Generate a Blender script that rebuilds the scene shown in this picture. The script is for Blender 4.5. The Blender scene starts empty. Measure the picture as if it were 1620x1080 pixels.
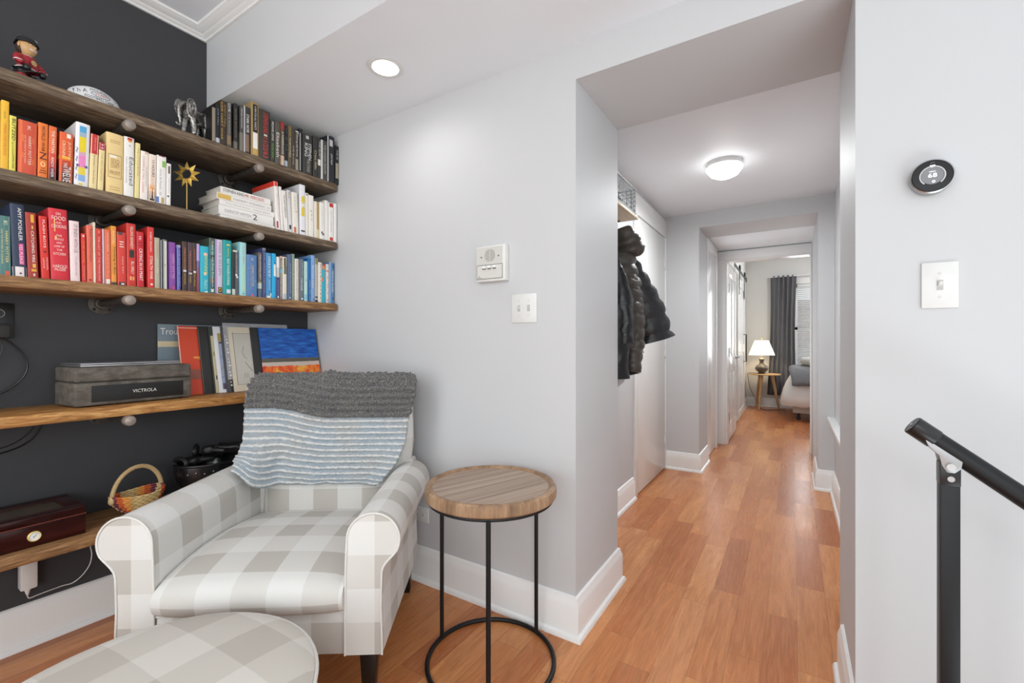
import bpy, bmesh, math, random
from mathutils import Vector, Matrix, noise
random.seed(7)
PI = math.pi
C = bpy.context.scene.collection
SC = bpy.context.scene

# ------------------------------------------------------------------ camera
cam_d = bpy.data.cameras.new('camera')
cam_d.sensor_width = 36.0
cam_d.lens = 702.04 / 1620 * 36
cam_d.shift_y = 3.2 / 1620
cam_d.clip_start = 0.02
cam = bpy.data.objects.new('camera', cam_d)
C.objects.link(cam)
cam.location = (0, 0, 1.10)
cam.rotation_euler = (PI / 2, 0, 0.56412806)
SC.camera = cam

# ------------------------------------------------------------------ world, lights, exposure
SC.view_settings.view_transform = 'Standard'
SC.view_settings.look = 'None'
SC.view_settings.gamma = 1
SC.view_settings.use_curve_mapping = False
SC.view_settings.exposure = 0.2
world = bpy.data.worlds.new('daylight')
SC.world = world
world.use_nodes = True
bg = world.node_tree.nodes['Background']
bg.inputs[0].default_value = (0.92, 0.975, 1.0, 1)
bg.inputs[1].default_value = 1.25


def light(name, kind, loc, energy, color=(1, 1, 1), rot=(0, 0, 0), size=1.0, size_y=None, spread=None, spot=None):
    d = bpy.data.lights.new(name, kind)
    d.energy = energy
    d.color = color
    if kind == 'AREA':
        d.size = size
        if size_y:
            d.shape = 'RECTANGLE'
            d.size_y = size_y
        if spread:
            d.spread = spread
    elif kind == 'SPOT':
        d.spot_size = spot or 2.4
        d.spot_blend = 1.0
        d.shadow_soft_size = size
    else:
        d.shadow_soft_size = size
    o = bpy.data.objects.new(name, d)
    C.objects.link(o)
    o.location = loc
    o.rotation_euler = rot
    return o


# unseen area light added behind the camera, tilted up to lift the soffit
light('rear_fill', 'AREA', (-0.9, -3.4, 1.15), 38, (0.93, 0.985, 1.0), (math.radians(99), 0, 0), 4.0, 2.2)
light('stairwell_upfill', 'AREA', (1.6, -0.4, -1.5), 82, (0.80, 0.955, 1.0), (math.radians(180), 0, 0), 2.2, 2.2)  # added upward fill below floor level, brightens lintel, soffit and ceiling undersides
light('recessed_lamp_light', 'SPOT', (-1.40, 1.25, 2.19), 4, (1, 0.98, 0.95), (0, 0, 0), 0.05, spot=3.05)
light('living_room_fill', 'POINT', (-1.1, -0.9, 2.2), 19, (0.96, 0.99, 0.98), size=0.16)  # added point fill without a fixture, for the floor and shelf fronts
light('hall_lamp_light', 'AREA', (-0.358, 3.025, 2.115), 13, (0.95, 0.985, 1.0), (0, 0, 0), 0.2)
light('armchair_side_fill', 'AREA', (1.5, -1.9, 1.6), 5, (0.95, 0.985, 1.0), (math.radians(72), 0, math.radians(48)), 0.9, 0.9, spread=1.3)  # added area fill from the right, aimed at the armchair's inner arm
light('bedroom_window_light', 'AREA', (0.7, 8.75, 1.45), 30, (0.93, 0.97, 1.0), (math.radians(-90), 0, 0), 1.3, 1.5)
light('bedroom_point_light', 'POINT', (0.6, 7.0, 2.35), 22, (1, 0.98, 0.95), size=0.12)  # point light below the bedroom ceiling, no fixture modelled
light('side_room_light', 'AREA', (-0.66, 4.86, 1.15), 4, (0.95, 0.98, 1.0), (0, math.radians(-90), 0), 1.5, 0.4)


# ------------------------------------------------------------------ materials
def lin(h):
    h = h.lstrip('#')
    r = []
    for i in (0, 2, 4):
        c = int(h[i:i + 2], 16) / 255
        r.append(c / 12.92 if c <= 0.04045 else ((c + 0.055) / 1.055) ** 2.4)
    return (r[0], r[1], r[2], 1)


class N:
    """tiny node-tree helper"""
    def __init__(s, name):
        s.m = bpy.data.materials.new(name)
        s.m.use_nodes = True
        s.t = s.m.node_tree
        s.b = s.t.nodes['Principled BSDF']

    def n(s, kind, **kw):
        x = s.t.nodes.new(kind)
        for k, v in kw.items():
            if k.startswith('i_'):
                key = k[2:]
                key = int(key) if key.isdigit() else key.replace('_', ' ')
                if isinstance(v, bpy.types.NodeSocket):
                    s.t.links.new(v, x.inputs[key])
                else:
                    x.inputs[key].default_value = v
            else:
                setattr(x, k, v)
        return x

    def math(s, op, a, b=None, c=None):
        x = s.t.nodes.new('ShaderNodeMath')
        x.operation = op
        for i, v in enumerate((a, b, c)):
            if v is None:
                continue
            if isinstance(v, bpy.types.NodeSocket):
                s.t.links.new(v, x.inputs[i])
            else:
                x.inputs[i].default_value = v
        return x.outputs[0]

    def mix(s, f, a, b, mode='MIX'):
        x = s.t.nodes.new('ShaderNodeMix')
        x.data_type = 'RGBA'
        x.blend_type = mode
        for k, v in ((0, f), (6, a), (7, b)):
            if isinstance(v, bpy.types.NodeSocket):
                s.t.links.new(v, x.inputs[k])
            else:
                x.inputs[k].default_value = v
        return x.outputs[2]

    def ramp(s, f, stops):
        x = s.t.nodes.new('ShaderNodeValToRGB')
        e = x.color_ramp.elements
        while len(e) < len(stops):
            e.new(0.5)
        for k, (p, c) in enumerate(stops):
            e[k].position = p
            e[k].color = lin(c) if isinstance(c, str) else c
        s.t.links.new(f, x.inputs[0])
        return x.outputs[0]

    def obj(s):
        return s.n('ShaderNodeTexCoord').outputs['Object']

    def uv(s):
        return s.n('ShaderNodeTexCoord').outputs['UV']

    def mapped(s, v, scale=(1, 1, 1), loc=(0, 0, 0), rot=(0, 0, 0)):
        x = s.n('ShaderNodeMapping')
        s.t.links.new(v, x.inputs[0])
        x.inputs['Scale'].default_value = scale
        x.inputs['Location'].default_value = loc
        x.inputs['Rotation'].default_value = rot
        return x.outputs[0]

    def noise(s, v, scale, detail=3, rough=0.5, dist=0.0):
        x = s.n('ShaderNodeTexNoise')
        s.t.links.new(v, x.inputs['Vector'])
        x.inputs['Scale'].default_value = scale
        x.inputs['Detail'].default_value = detail
        x.inputs['Roughness'].default_value = rough
        x.inputs['Distortion'].default_value = dist
        return x.outputs[0]

    def bump(s, h, strength=0.3, dist=0.002):
        x = s.n('ShaderNodeBump')
        x.inputs['Strength'].default_value = strength
        x.inputs['Distance'].default_value = dist
        s.t.links.new(h, x.inputs['Height'])
        s.t.links.new(x.outputs[0], s.b.inputs['Normal'])

    def set(s, color=None, rough=None, metal=None, spec=None):
        for k, v in (('Base Color', color), ('Roughness', rough), ('Metallic', metal), ('Specular IOR Level', spec)):
            if v is None:
                continue
            if isinstance(v, bpy.types.NodeSocket):
                s.t.links.new(v, s.b.inputs[k])
            else:
                s.b.inputs[k].default_value = v
        return s.m


_plain = {}


def plain(hexc, rough=0.5, metal=0.0, spec=0.5):
    """solid colour with a very faint procedural mottling"""
    key = (hexc, rough, metal, spec)
    if key not in _plain:
        n = N('paint_' + hexc.lstrip('#'))
        c = lin(hexc)
        d = tuple(x * 0.94 for x in c[:3]) + (1,)
        _plain[key] = n.set(n.mix(n.noise(n.obj(), 35, 2), c, d), rough, metal, spec)
    return _plain[key]


def wall_paint(name, hexc, rough=0.55):
    n = N(name)
    c = lin(hexc)
    d = tuple(x * 0.965 for x in c[:3]) + (1,)
    o = n.obj()
    n.set(n.mix(n.noise(n.mapped(o, (1, 1, .3)), 3.0, 4), c, d), rough, 0, 0.35)
    n.bump(n.noise(o, 90, 3), 0.05, 0.001)
    return n.m


M_WALL = wall_paint('light_grey_wall_paint', '#cccdcf')
M_CEIL = wall_paint('ceiling_paint', '#eef2f7')
M_DARK = wall_paint('charcoal_wall_paint', '#3f3f42', 0.6)
M_TRIM = wall_paint('white_trim_gloss', '#f1f1f0', 0.3)
M_DOOR = wall_paint('white_door_gloss', '#ececea', 0.22)
M_BEDW = wall_paint('bedroom_wall_paint', '#dad9d6')


def floor_mat():
    n = N('cherry_plank_floor')
    o = n.obj()
    sx = n.n('ShaderNodeSeparateXYZ', i_0=o)
    X, Y = sx.outputs[0], sx.outputs[1]
    W, L = 0.1045, 0.62
    row = n.math('FLOOR', n.math('DIVIDE', n.math('ADD', X, 10.0 + 0.018), W))
    wn = n.n('ShaderNodeTexWhiteNoise', noise_dimensions='1D')
    n.t.links.new(row, wn.inputs['W'])
    yy = n.math('DIVIDE', n.math('ADD', n.math('ADD', Y, 10.0), n.math('MULTIPLY', wn.outputs[0], L * 3)), L)
    col = n.math('FLOOR', yy)
    cmb = n.n('ShaderNodeCombineXYZ', i_0=row, i_1=col)
    idn = n.n('ShaderNodeTexWhiteNoise', noise_dimensions='3D')
    n.t.links.new(cmb.outputs[0], idn.inputs['Vector'])
    rnd = idn.outputs[0]
    # grain: stretched along the plank, shifted per plank
    g = n.n('ShaderNodeCombineXYZ', i_0=n.math('MULTIPLY', X, 22.0), i_1=n.math('MULTIPLY', Y, 2.4), i_2=n.math('MULTIPLY', rnd, 40.0))
    gr = n.noise(g.outputs[0], 1.6, 6, 0.62, 1.2)
    fine = n.n('ShaderNodeCombineXYZ', i_0=n.math('MULTIPLY', X, 150.0), i_1=n.math('MULTIPLY', Y, 7.0), i_2=n.math('MULTIPLY', rnd, 90.0))
    fg = n.noise(fine.outputs[0], 1.0, 3, 0.6)
    base = n.ramp(rnd, [(0, '#ab6034'), (0.3, '#c07242'), (0.6, '#ce834e'), (0.85, '#dc965e'), (1, '#d28c60')])
    c1 = n.mix(n.math('MULTIPLY', n.ramp(gr, [(0.35, (0, 0, 0, 1)), (0.75, (1, 1, 1, 1))]), 0.7), base, lin('#9a5629'))
    c2 = n.mix(n.math('MULTIPLY', n.ramp(fg, [(0.4, (0, 0, 0, 1)), (0.8, (1, 1, 1, 1))]), 0.34), c1, lin('#e2ae7c'))
    # joints
    fx = n.math('FRACT', n.math('DIVIDE', n.math('ADD', X, 10.018), W))
    ex = n.math('LESS_THAN', n.math('MINIMUM', fx, n.math('SUBTRACT', 1.0, fx)), 0.009)
    fy = n.math('FRACT', yy)
    ey = n.math('LESS_THAN', n.math('MINIMUM', fy, n.math('SUBTRACT', 1.0, fy)), 0.0016)
    e = n.math('MAXIMUM', ex, ey)
    c3 = n.mix(n.math('MULTIPLY', e, 0.45), c2, lin('#6c3f26'))
    n.set(c3, n.math('ADD', 0.22, n.math('MULTIPLY', gr, 0.14)), 0, 0.4)
    n.bump(n.math('SUBTRACT', n.math('MULTIPLY', fg, 0.15), e), 0.06, 0.0006)
    return n.m


M_FLOOR = floor_mat()


def wood(name, c_dark, c_mid, c_light, axis='Y', scale=1.0, rough=0.5, bump=0.3, knots=True, boards=0):
    n = N(name)
    o = n.obj()
    st = {'X': (0.45, 24, 24), 'Y': (14, 1.6, 14), 'Z': (14, 14, 1.6)}[axis]
    v = n.mapped(o, tuple(a * scale for a in st))
    a = n.noise(v, 1.4, 6, 0.6, 1.6 if knots else 0.0)
    v2 = n.mapped(o, tuple(a_ * scale * (5 if a_ > 2 else 3.0) for a_ in st))
    b = n.noise(v2, 2.0, 3, 0.65)
    col = n.ramp(a, [(0.28, c_dark), (0.5, c_mid), (0.72, c_light)])
    col = n.mix(n.math('MULTIPLY', n.ramp(b, [(0.42, (0, 0, 0, 1)), (0.7, (1, 1, 1, 1))]), 0.45), col, lin(c_dark))
    if boards:
        s = n.n('ShaderNodeSeparateXYZ', i_0=o)
        wn = n.n('ShaderNodeTexWhiteNoise', noise_dimensions='1D')
        n.t.links.new(n.math('FLOOR', n.math('DIVIDE', n.math('ADD', s.outputs[1], 5.0), boards)), wn.inputs['W'])
        col = n.mix(n.math('MULTIPLY', wn.outputs[0], .45), col, lin('#94796a'))
    n.set(col, rough, 0, 0.35)
    n.bump(b, bump, 0.0015)
    return n.m


M_SHELF_DARK = wood('dark_stained_pine', '#43382f', '#6e5c4a', '#a48f75', scale=3.2)
M_SHELF_MID = wood('walnut_stained_pine', '#543c28', '#936b45', '#c29a6c', scale=3.2)
M_SHELF_WARM = wood('amber_stained_pine', '#63401f', '#ad7840', '#e0b070', scale=2.6)
M_TABLE = wood('acacia_top', '#8c7868', '#b39d8a', '#cdb9a6', axis='X', scale=1.6, rough=0.42, bump=.1, knots=False, boards=.095)
M_TABLE_RIM = wood('acacia_rim', '#6e5440', '#9f7f62', '#bf9e7e', axis='Z', scale=1.3, rough=0.45, bump=.1, knots=False)
M_HUMIDOR = wood('mahogany_lacquer', '#1e0808', '#330f0c', '#481812', rough=0.18, bump=0.03, knots=False)
M_OAK = wood('pale_oak', '#a47f56', '#c09a6c', '#d4b284', axis='Z', rough=0.5)
M_COATSHELF = wood('blond_wood', '#b9a284', '#cdb898', '#dccbae', rough=0.5, bump=0.1)


def plaid(name, period=0.2, dark='#bcb7b0', mid='#d6d3ce', white='#e0dfdc', off=(0, 0), rot=0.0):
    n = N(name)
    uv = n.mapped(n.uv(), (1, 1, 1), (off[0], off[1], 0), (0, 0, rot))
    s = n.n('ShaderNodeSeparateXYZ', i_0=uv)
    st = []
    for k in (0, 1):
        f = n.math('FRACT', n.math('DIVIDE', n.math('ADD', s.outputs[k], 20.0), period))
        st.append(n.math('LESS_THAN', f, 0.5))
    t = n.math('MULTIPLY', n.math('ADD', st[0], st[1]), 0.5)
    c = n.mix(n.math('MULTIPLY', t, 2.0), lin(white), lin(mid))
    c2 = n.mix(n.math('SUBTRACT', n.math('MULTIPLY', t, 2.0), 1.0), lin(mid), lin(dark))
    pick = n.math('GREATER_THAN', t, 0.6)
    c = n.mix(pick, c, c2)
    w = n.noise(n.obj(), 700, 2)
    c = n.mix(n.math('MULTIPLY', w, 0.16), c, lin('#9c968e'))
    n.set(c, 0.9, 0, 0.15)
    n.b.inputs['Sheen Weight'].default_value = 0.15
    n.bump(w, 0.25, 0.0006)
    return n.m


M_PLAID = plaid('buffalo_check_fabric', off=(0.026, 0.03))
M_PLAID_OTT = plaid('buffalo_check_ottoman_fabric', period=0.23, dark='#c2bbb2', mid='#d2ccc3', white='#dfdad3', off=(0.03, 0.09), rot=0.55)
M_PIPING = plain('#dedbd6', 0.85)
M_BLACKWOOD = plain('#17120f', 0.35)
M_BLACKMETAL = plain('#252628', 0.42, 0.6)
M_BLACKPL = plain('#151516', 0.35)
M_WHITEPL = plain('#e2e2e0', 0.3)
M_GREYPL = plain('#d4d3cf', 0.4)
M_STEEL = plain('#b8b9ba', 0.3, 0.9)
M_SILVER = plain('#c9c8c6', 0.22, 1.0)
M_GOLD = plain('#f4d272', 0.32, 0.55)


def pipe_mat():
    n = N('aged_pipe_metal')
    o = n.obj()
    c = n.mix(n.noise(o, 60, 4), lin('#3f3b38'), lin('#6a625a'))
    n.set(c, 0.5, 0.65, 0.5)
    n.bump(n.noise(o, 200, 3), 0.2, 0.001)
    return n.m


M_PIPE = pipe_mat()
M_PIPECAP = plain('#9a8f86', 0.45, 0.35)


def emit(name, color, strength):
    n = N(name)
    n.set(color, 0.5)
    n.b.inputs['Emission Color'].default_value = color
    n.b.inputs['Emission Strength'].default_value = strength
    return n.m


M_LAMP = emit('lit_opal_glass', (1, 0.99, 0.97, 1), 9)
M_LED = emit('lit_recessed_lens', (1, 0.99, 0.96, 1), 3.0)


# ------------------------------------------------------------------ mesh building
_textcache = {}


def text_shape(body):
    if body not in _textcache:
        cu = bpy.data.curves.new('lettering', 'FONT')
        cu.body = body
        cu.resolution_u = 2
        o = bpy.data.objects.new('lettering', cu)
        C.objects.link(o)
        dg = bpy.context.evaluated_depsgraph_get()
        me = bpy.data.meshes.new_from_object(o.evaluated_get(dg))
        vs = [tuple(v.co) for v in me.vertices]
        fs = [tuple(p.vertices) for p in me.polygons]
        bpy.data.objects.remove(o)
        bpy.data.curves.remove(cu)
        bpy.data.meshes.remove(me)
        xs = [v[0] for v in vs] or [0, 1]
        ys = [v[1] for v in vs] or [0, 1]
        x0, x1, y0, y1 = min(xs), max(xs), min(ys), max(ys)
        w, h = max(x1 - x0, 1e-6), max(y1 - y0, 1e-6)
        vs = [((v[0] - x0) / w - .5, (v[1] - y0) / h - .5) for v in vs]
        _textcache[body] = (vs, fs)
    return _textcache[body]


class MB:
    def __init__(s):
        s.v, s.f, s.m, s.uv, s.sm = [], [], [], [], []

    def add(s, vs, fs, m=0, smooth=False, uvs=None, xf=None):
        k = len(s.v)
        if xf is not None:
            vs = [tuple(xf @ Vector(v)) for v in vs]
        s.v += [tuple(v) for v in vs]
        for f in fs:
            s.f.append([i + k for i in f])
            s.m.append(m)
            s.sm.append(smooth)
            s.uv.append([uvs[i] for i in f] if uvs else None)
        return s

    def box(s, x0, x1, y0, y1, z0, z1, m=0, xf=None):
        vs = [(x, y, z) for z in (z0, z1) for y in (y0, y1) for x in (x0, x1)]
        fs = [(0, 2, 3, 1), (4, 5, 7, 6), (0, 1, 5, 4), (2, 6, 7, 3), (0, 4, 6, 2), (1, 3, 7, 5)]
        return s.add(vs, fs, m, False, None, xf)

    def taper(s, c0, s0, c1, s1, m=0, xf=None):
        """tapered square post between two centres with half sizes s0, s1 (each (hx, hy))"""
        vs = []
        for c, h in ((c0, s0), (c1, s1)):
            for sy in (-1, 1):
                for sx in (-1, 1):
                    vs.append((c[0] + sx * h[0], c[1] + sy * h[1], c[2]))
        fs = [(0, 2, 3, 1), (4, 5, 7, 6), (0, 1, 5, 4), (2, 6, 7, 3), (0, 4, 6, 2), (1, 3, 7, 5)]
        return s.add(vs, fs, m, False, None, xf)

    def prism(s, poly, a, b, axis='z', m=0, smooth=False, xf=None, caps=True):
        """poly: 2-D points extruded a..b along axis; x: (y,z)  y: (x,z)  z: (x,y)"""
        def P(p, t):
            return {'x': (t, p[0], p[1]), 'y': (p[0], t, p[1]), 'z': (p[0], p[1], t)}[axis]
        n = len(poly)
        vs = [P(p, a) for p in poly] + [P(p, b) for p in poly]
        ar = sum(poly[i][0] * poly[(i + 1) % n][1] - poly[(i + 1) % n][0] * poly[i][1] for i in range(n))
        flip = (ar < 0) != (axis == 'y')
        q = [(i, (i + 1) % n, n + (i + 1) % n, n + i) for i in range(n)]
        c = [tuple(range(n))[::-1], tuple(range(n, 2 * n))]
        if b < a:
            flip = not flip
        if flip:
            q = [t[::-1] for t in q]
            c = [t[::-1] for t in c]
        k = len(s.f)
        s.add(vs, q + (c if caps else []), m, False, None, xf)
        for i in range(k, k + n):
            s.sm[i] = smooth
        return s

    def grid(s, P, m=0, smooth=True, closed_u=False, closed_v=False, uvs=None, xf=None, flip=False):
        """P[i][j] rows; quads between"""
        nv, nu = len(P), len(P[0])
        vs = [p for r in P for p in r]
        fs = []
        for i in range(nv if closed_v else nv - 1):
            for j in range(nu if closed_u else nu - 1):
                a, b = i * nu + j, i * nu + (j + 1) % nu
                c, d = ((i + 1) % nv) * nu + (j + 1) % nu, ((i + 1) % nv) * nu + j
                fs.append((a, d, c, b) if flip else (a, b, c, d))
        fl = [t for r in uvs for t in r] if uvs else None
        return s.add(vs, fs, m, smooth, fl, xf)

    def lathe(s, prof, n=32, m=0, center=(0, 0, 0), axis='z', smooth=True, xf=None, caps=True):
        """prof: (r, h) from bottom to top, revolved about the axis through center"""
        rings = []
        for r, h in prof:
            ring = []
            for k in range(n):
                a = 2 * PI * k / n
                ca, sa = r * math.cos(a), r * math.sin(a)
                if axis == 'z':
                    p = (ca, sa, h)
                elif axis == 'x':
                    p = (h, ca, sa)
                else:
                    p = (sa, h, ca)
                ring.append((p[0] + center[0], p[1] + center[1], p[2] + center[2]))
            rings.append(ring)
        s.grid(rings, m, smooth, closed_u=True, xf=xf)
        if caps:
            if prof[0][0] > 1e-5:
                s.add(rings[0], [tuple(range(n))[::-1]], m, False, None, xf)
            if prof[-1][0] > 1e-5:
                s.add(rings[-1], [tuple(range(n))], m, False, None, xf)
        return s

    def tube(s, pts, r, n=10, m=0, closed=False, xf=None, caps=True, flat=1.0, up=None):
        """r: number or list; flat: ratio of the second radius; up fixes the first radius's direction"""
        pts = [Vector(p) for p in pts]
        N_ = len(pts)
        rr = r if isinstance(r, (list, tuple)) else [r] * N_
        fl = flat if isinstance(flat, (list, tuple)) else [flat] * N_
        rings = []
        prev = None
        for i in range(N_):
            if closed:
                t = pts[(i + 1) % N_] - pts[i - 1]
            else:
                t = pts[min(i + 1, N_ - 1)] - pts[max(i - 1, 0)]
            t.normalize()
            if prev is None:
                u = Vector(up) if up else (Vector((0, 0, 1)) if abs(t.z) < 0.9 else Vector((1, 0, 0)))
            else:
                u = prev
            u = (u - t * u.dot(t))
            u = u.normalized() if u.length > 1e-6 else t.orthogonal().normalized()
            prev = u
            w = t.cross(u)
            rings.append([tuple(pts[i] + u * rr[i] * math.cos(2 * PI * k / n) + w * rr[i] * fl[i] * math.sin(2 * PI * k / n)) for k in range(n)])
        s.grid(rings, m, True, closed_u=True, closed_v=closed, xf=xf)
        if caps and not closed:
            s.add(rings[0], [tuple(range(n))[::-1]], m, False, None, xf)
            s.add(rings[-1], [tuple(range(n))], m, False, None, xf)
        return s

    def ball(s, c, r, nu=20, nv=12, m=0, xf=None):
        rx, ry, rz = r if isinstance(r, (tuple, list)) else (r, r, r)
        P = []
        for i in range(nv + 1):
            t = -PI / 2 + PI * i / nv
            P.append([(c[0] + rx * math.cos(t) * math.cos(2 * PI * k / nu), c[1] + ry * math.cos(t) * math.sin(2 * PI * k / nu), c[2] + rz * math.sin(t)) for k in range(nu)])
        return s.grid(P, m, True, closed_u=True, xf=xf)

    def text(s, body, c, ux, uy, length, height, m=0):
        vs, fs = text_shape(body)
        c, ux, uy = Vector(c), Vector(ux), Vector(uy)
        return s.add([tuple(c + ux * (v[0] * length) + uy * (v[1] * height)) for v in vs], fs, m)

    def build(s, name, mats, parent=None, loc=(0, 0, 0), rot=(0, 0, 0), bevel=0, segs=2, sub=0, boxuv=False, weld=False, sharp=40):
        me = bpy.data.meshes.new(name)
        me.from_pydata(s.v, [], s.f)
        if not isinstance(mats, (list, tuple)):
            mats = [mats]
        for m in mats:
            me.materials.append(m)
        for p, m, sm in zip(me.polygons, s.m, s.sm):
            p.material_index = m
            p.use_smooth = sm
        if any(u is not None for u in s.uv):
            lay = me.uv_layers.new(name='UVMap')
            for p, u in zip(me.polygons, s.uv):
                if u:
                    for li, t in zip(p.loop_indices, u):
                        lay.data[li].uv = t
        if bevel or weld:
            bm = bmesh.new()
            bm.from_mesh(me)
            if weld:
                bmesh.ops.remove_doubles(bm, verts=bm.verts, dist=1e-5)
            if bevel:
                ed = [e for e in bm.edges if len(e.link_faces) == 2 and e.calc_face_angle(0) > 0.6]
                bmesh.ops.bevel(bm, geom=ed, offset=bevel, segments=segs, affect='EDGES', profile=0.5, clamp_overlap=True)
                for f in bm.faces:
                    f.smooth = True
            bm.to_mesh(me)
            bm.free()
        if boxuv:
            lay = me.uv_layers.get('UVMap') or me.uv_layers.new(name='UVMap')
            for p in me.polygons:
                nx, ny, nz = (abs(t) for t in p.normal)
                for li in p.loop_indices:
                    co = me.vertices[me.loops[li].vertex_index].co
                    lay.data[li].uv = (co.y, co.z) if nx > max(ny, nz) else ((co.x, co.z) if ny > nz else (co.x, co.y))
        me.update()
        me.set_sharp_from_angle(angle=math.radians(sharp))
        o = bpy.data.objects.new(name, me)
        C.objects.link(o)
        o.location = loc
        o.rotation_euler = rot
        if parent:
            o.parent = parent
        if sub:
            md = o.modifiers.new('smooth', 'SUBSURF')
            md.levels = md.render_levels = sub
        return o


def thing(name, label, cat, loc=(0, 0, 0), rotz=0, group=None):
    o = bpy.data.objects.new(name, None)
    o.empty_display_size = 0.05
    C.objects.link(o)
    o.location = loc
    o.rotation_euler = (0, 0, rotz)
    return tag(o, label, cat, group)


def tag(o, label, cat, group=None):
    o['label'] = label
    o['category'] = cat
    if group:
        o['group'] = group
    return o


def struct(o):
    o['kind'] = 'structure'
    return o


def skin_mesh(name, joints, edges, mat, parent=None, loc=(0, 0, 0), rot=(0, 0, 0), sub=2, root=0):
    """joints: (x, y, z, r[, r2]); one continuous skinned surface"""
    me = bpy.data.meshes.new(name)
    me.from_pydata([j[:3] for j in joints], edges, [])
    o = bpy.data.objects.new(name, me)
    C.objects.link(o)
    o.location = loc
    o.rotation_euler = rot
    if parent:
        o.parent = parent
    sk = o.modifiers.new('skin', 'SKIN')
    sk.use_smooth_shade = True
    lay = me.skin_vertices[0].data if me.skin_vertices else None
    if lay is None:
        bm = bmesh.new()
        bm.from_mesh(me)
        bm.verts.layers.skin.verify()
        bm.to_mesh(me)
        bm.free()
        lay = me.skin_vertices[0].data
    for i, j in enumerate(joints):
        lay[i].radius = (j[3], j[4] if len(j) > 4 else j[3])
        lay[i].use_root = (i == root)
    ss = o.modifiers.new('smooth', 'SUBSURF')
    ss.levels = ss.render_levels = sub
    me.materials.append(mat)
    return o


def bake(o):
    """replace a modified object's mesh by its evaluated mesh"""
    dg = bpy.context.evaluated_depsgraph_get()
    me = bpy.data.meshes.new_from_object(o.evaluated_get(dg))
    o.modifiers.clear()
    o.data = me
    return o


# ================================================================== ROOM SHELL
XD, YW, YS, XJ, XR = -2.36, 1.53, 1.009, -0.686, 0.145      # dark wall, switch wall, soffit face, jambs
ZC, ZS, ZL = 2.565, 2.223, 2.088                             # ceiling, soffit, lintel
Y2, Y2B, Y3 = 4.057, 4.50, 5.34
ZH, ZV = 2.22, 2.10

b = MB()
b.box(-2.46, 0.42, -2.6, YW, -0.2, 0)
b.box(0.42, 3.2, -2.6, -0.6, -0.2, 0)
b.box(-2.46, 3.2, YW, 9.1, -0.2, 0)
struct(b.build('floor', M_FLOOR))
b = MB()
for k in range(9):
    b.box(0.42 + .25 * k, 0.42 + .25 * (k + 1) + .02, 0.45, YW, -.19 * (k + 1) - .04, -.19 * (k + 1))
    b.box(0.42 + .25 * k, 0.42 + .25 * k + .02, 0.45, YW, -.19 * (k + 1), -.19 * k - .04 if k else -.2)
struct(b.build('floor_stair_treads', M_FLOOR))
b = MB().box(-2.46, XD, -2.6, YW, 0, 2.7)
struct(b.build('wall_left', M_DARK))
b = MB()
b.box(-2.46, XJ, YW, 2.0, 0, 2.7)
b.box(XJ, XR, YW, 2.0, ZL, 2.7)
b.box(XR, 3.2, YW, 2.0, 0, 2.7)
b.box(0.42, 3.2, YW, 2.0, -2.6, 0)
struct(b.build('wall_front', M_WALL))
b = MB().box(-2.46, 3.2, -2.6, YS, ZC, 2.7)
struct(b.build('ceiling', M_CEIL))
b = MB()
b.box(XD, 3.2, YS, YW, ZS, 2.7)
b.m[0] = 1
struct(b.build('ceiling_soffit', [M_WALL, M_CEIL]))
# hall
b = MB()
b.box(-1.06, -0.96, 2.0, Y2, 0, 2.4)
struct(b.build('wall_hall_left', M_WALL))
b = MB()
b.box(0.261, 0.36, 2.0, Y2, 0, 2.4)
struct(b.build('wall_hall_right', M_WALL))
b = MB().box(-1.06, 0.36, 2.0, Y2, ZH, 2.4)
struct(b.build('ceiling_hall', M_CEIL))
b = MB()
b.box(-1.06, -0.678, Y2, Y2B, 0, 2.4)
b.box(0.161, 0.36, Y2, Y3, 0, 2.4)
b.box(-0.678, 0.161, Y2, Y2B, 2.089, 2.4)
struct(b.build('wall_hall_end', M_WALL))
b = MB()
b.box(-0.80, -0.70, Y2B, Y3, 0, 2.4)
struct(b.build('wall_vestibule_left', M_WALL))
b = MB().box(-0.80, 0.161, Y2B, Y3, 2.112, 2.4)
struct(b.build('ceiling_vestibule', M_CEIL))
b = MB()
b.box(-2.0, -0.613, Y3, 5.46, 0, 2.7)
b.box(0.158, 2.6, Y3, 5.46, 0, 2.7)
b.box(-0.613, 0.158, Y3, 5.46, 2.005, 2.7)
struct(b.build('wall_bedroom_front', M_WALL))
b = MB().box(-0.80, -0.70, 5.46, 8.9, 0, 2.7)
struct(b.build('wall_bedroom_left', M_BEDW))
b = MB()
b.box(-0.80, 0.02, 8.9, 9.0, 0, 2.7)
b.box(0.02, 1.0, 8.9, 9.0, 0, 0.60)
b.box(0.02, 1.0, 8.9, 9.0, 2.10, 2.7)
b.box(1.0, 2.6, 8.9, 9.0, 0, 2.7)
struct(b.build('wall_bedroom_back', M_BEDW))
b = MB().box(2.5, 2.6, 5.46, 8.9, 0, 2.7)
struct(b.build('wall_bedroom_right', M_BEDW))
b = MB().box(-0.80, 2.6, 5.46, 9.0, ZC, 2.7)
struct(b.build('ceiling_bedroom', M_CEIL))


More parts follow.
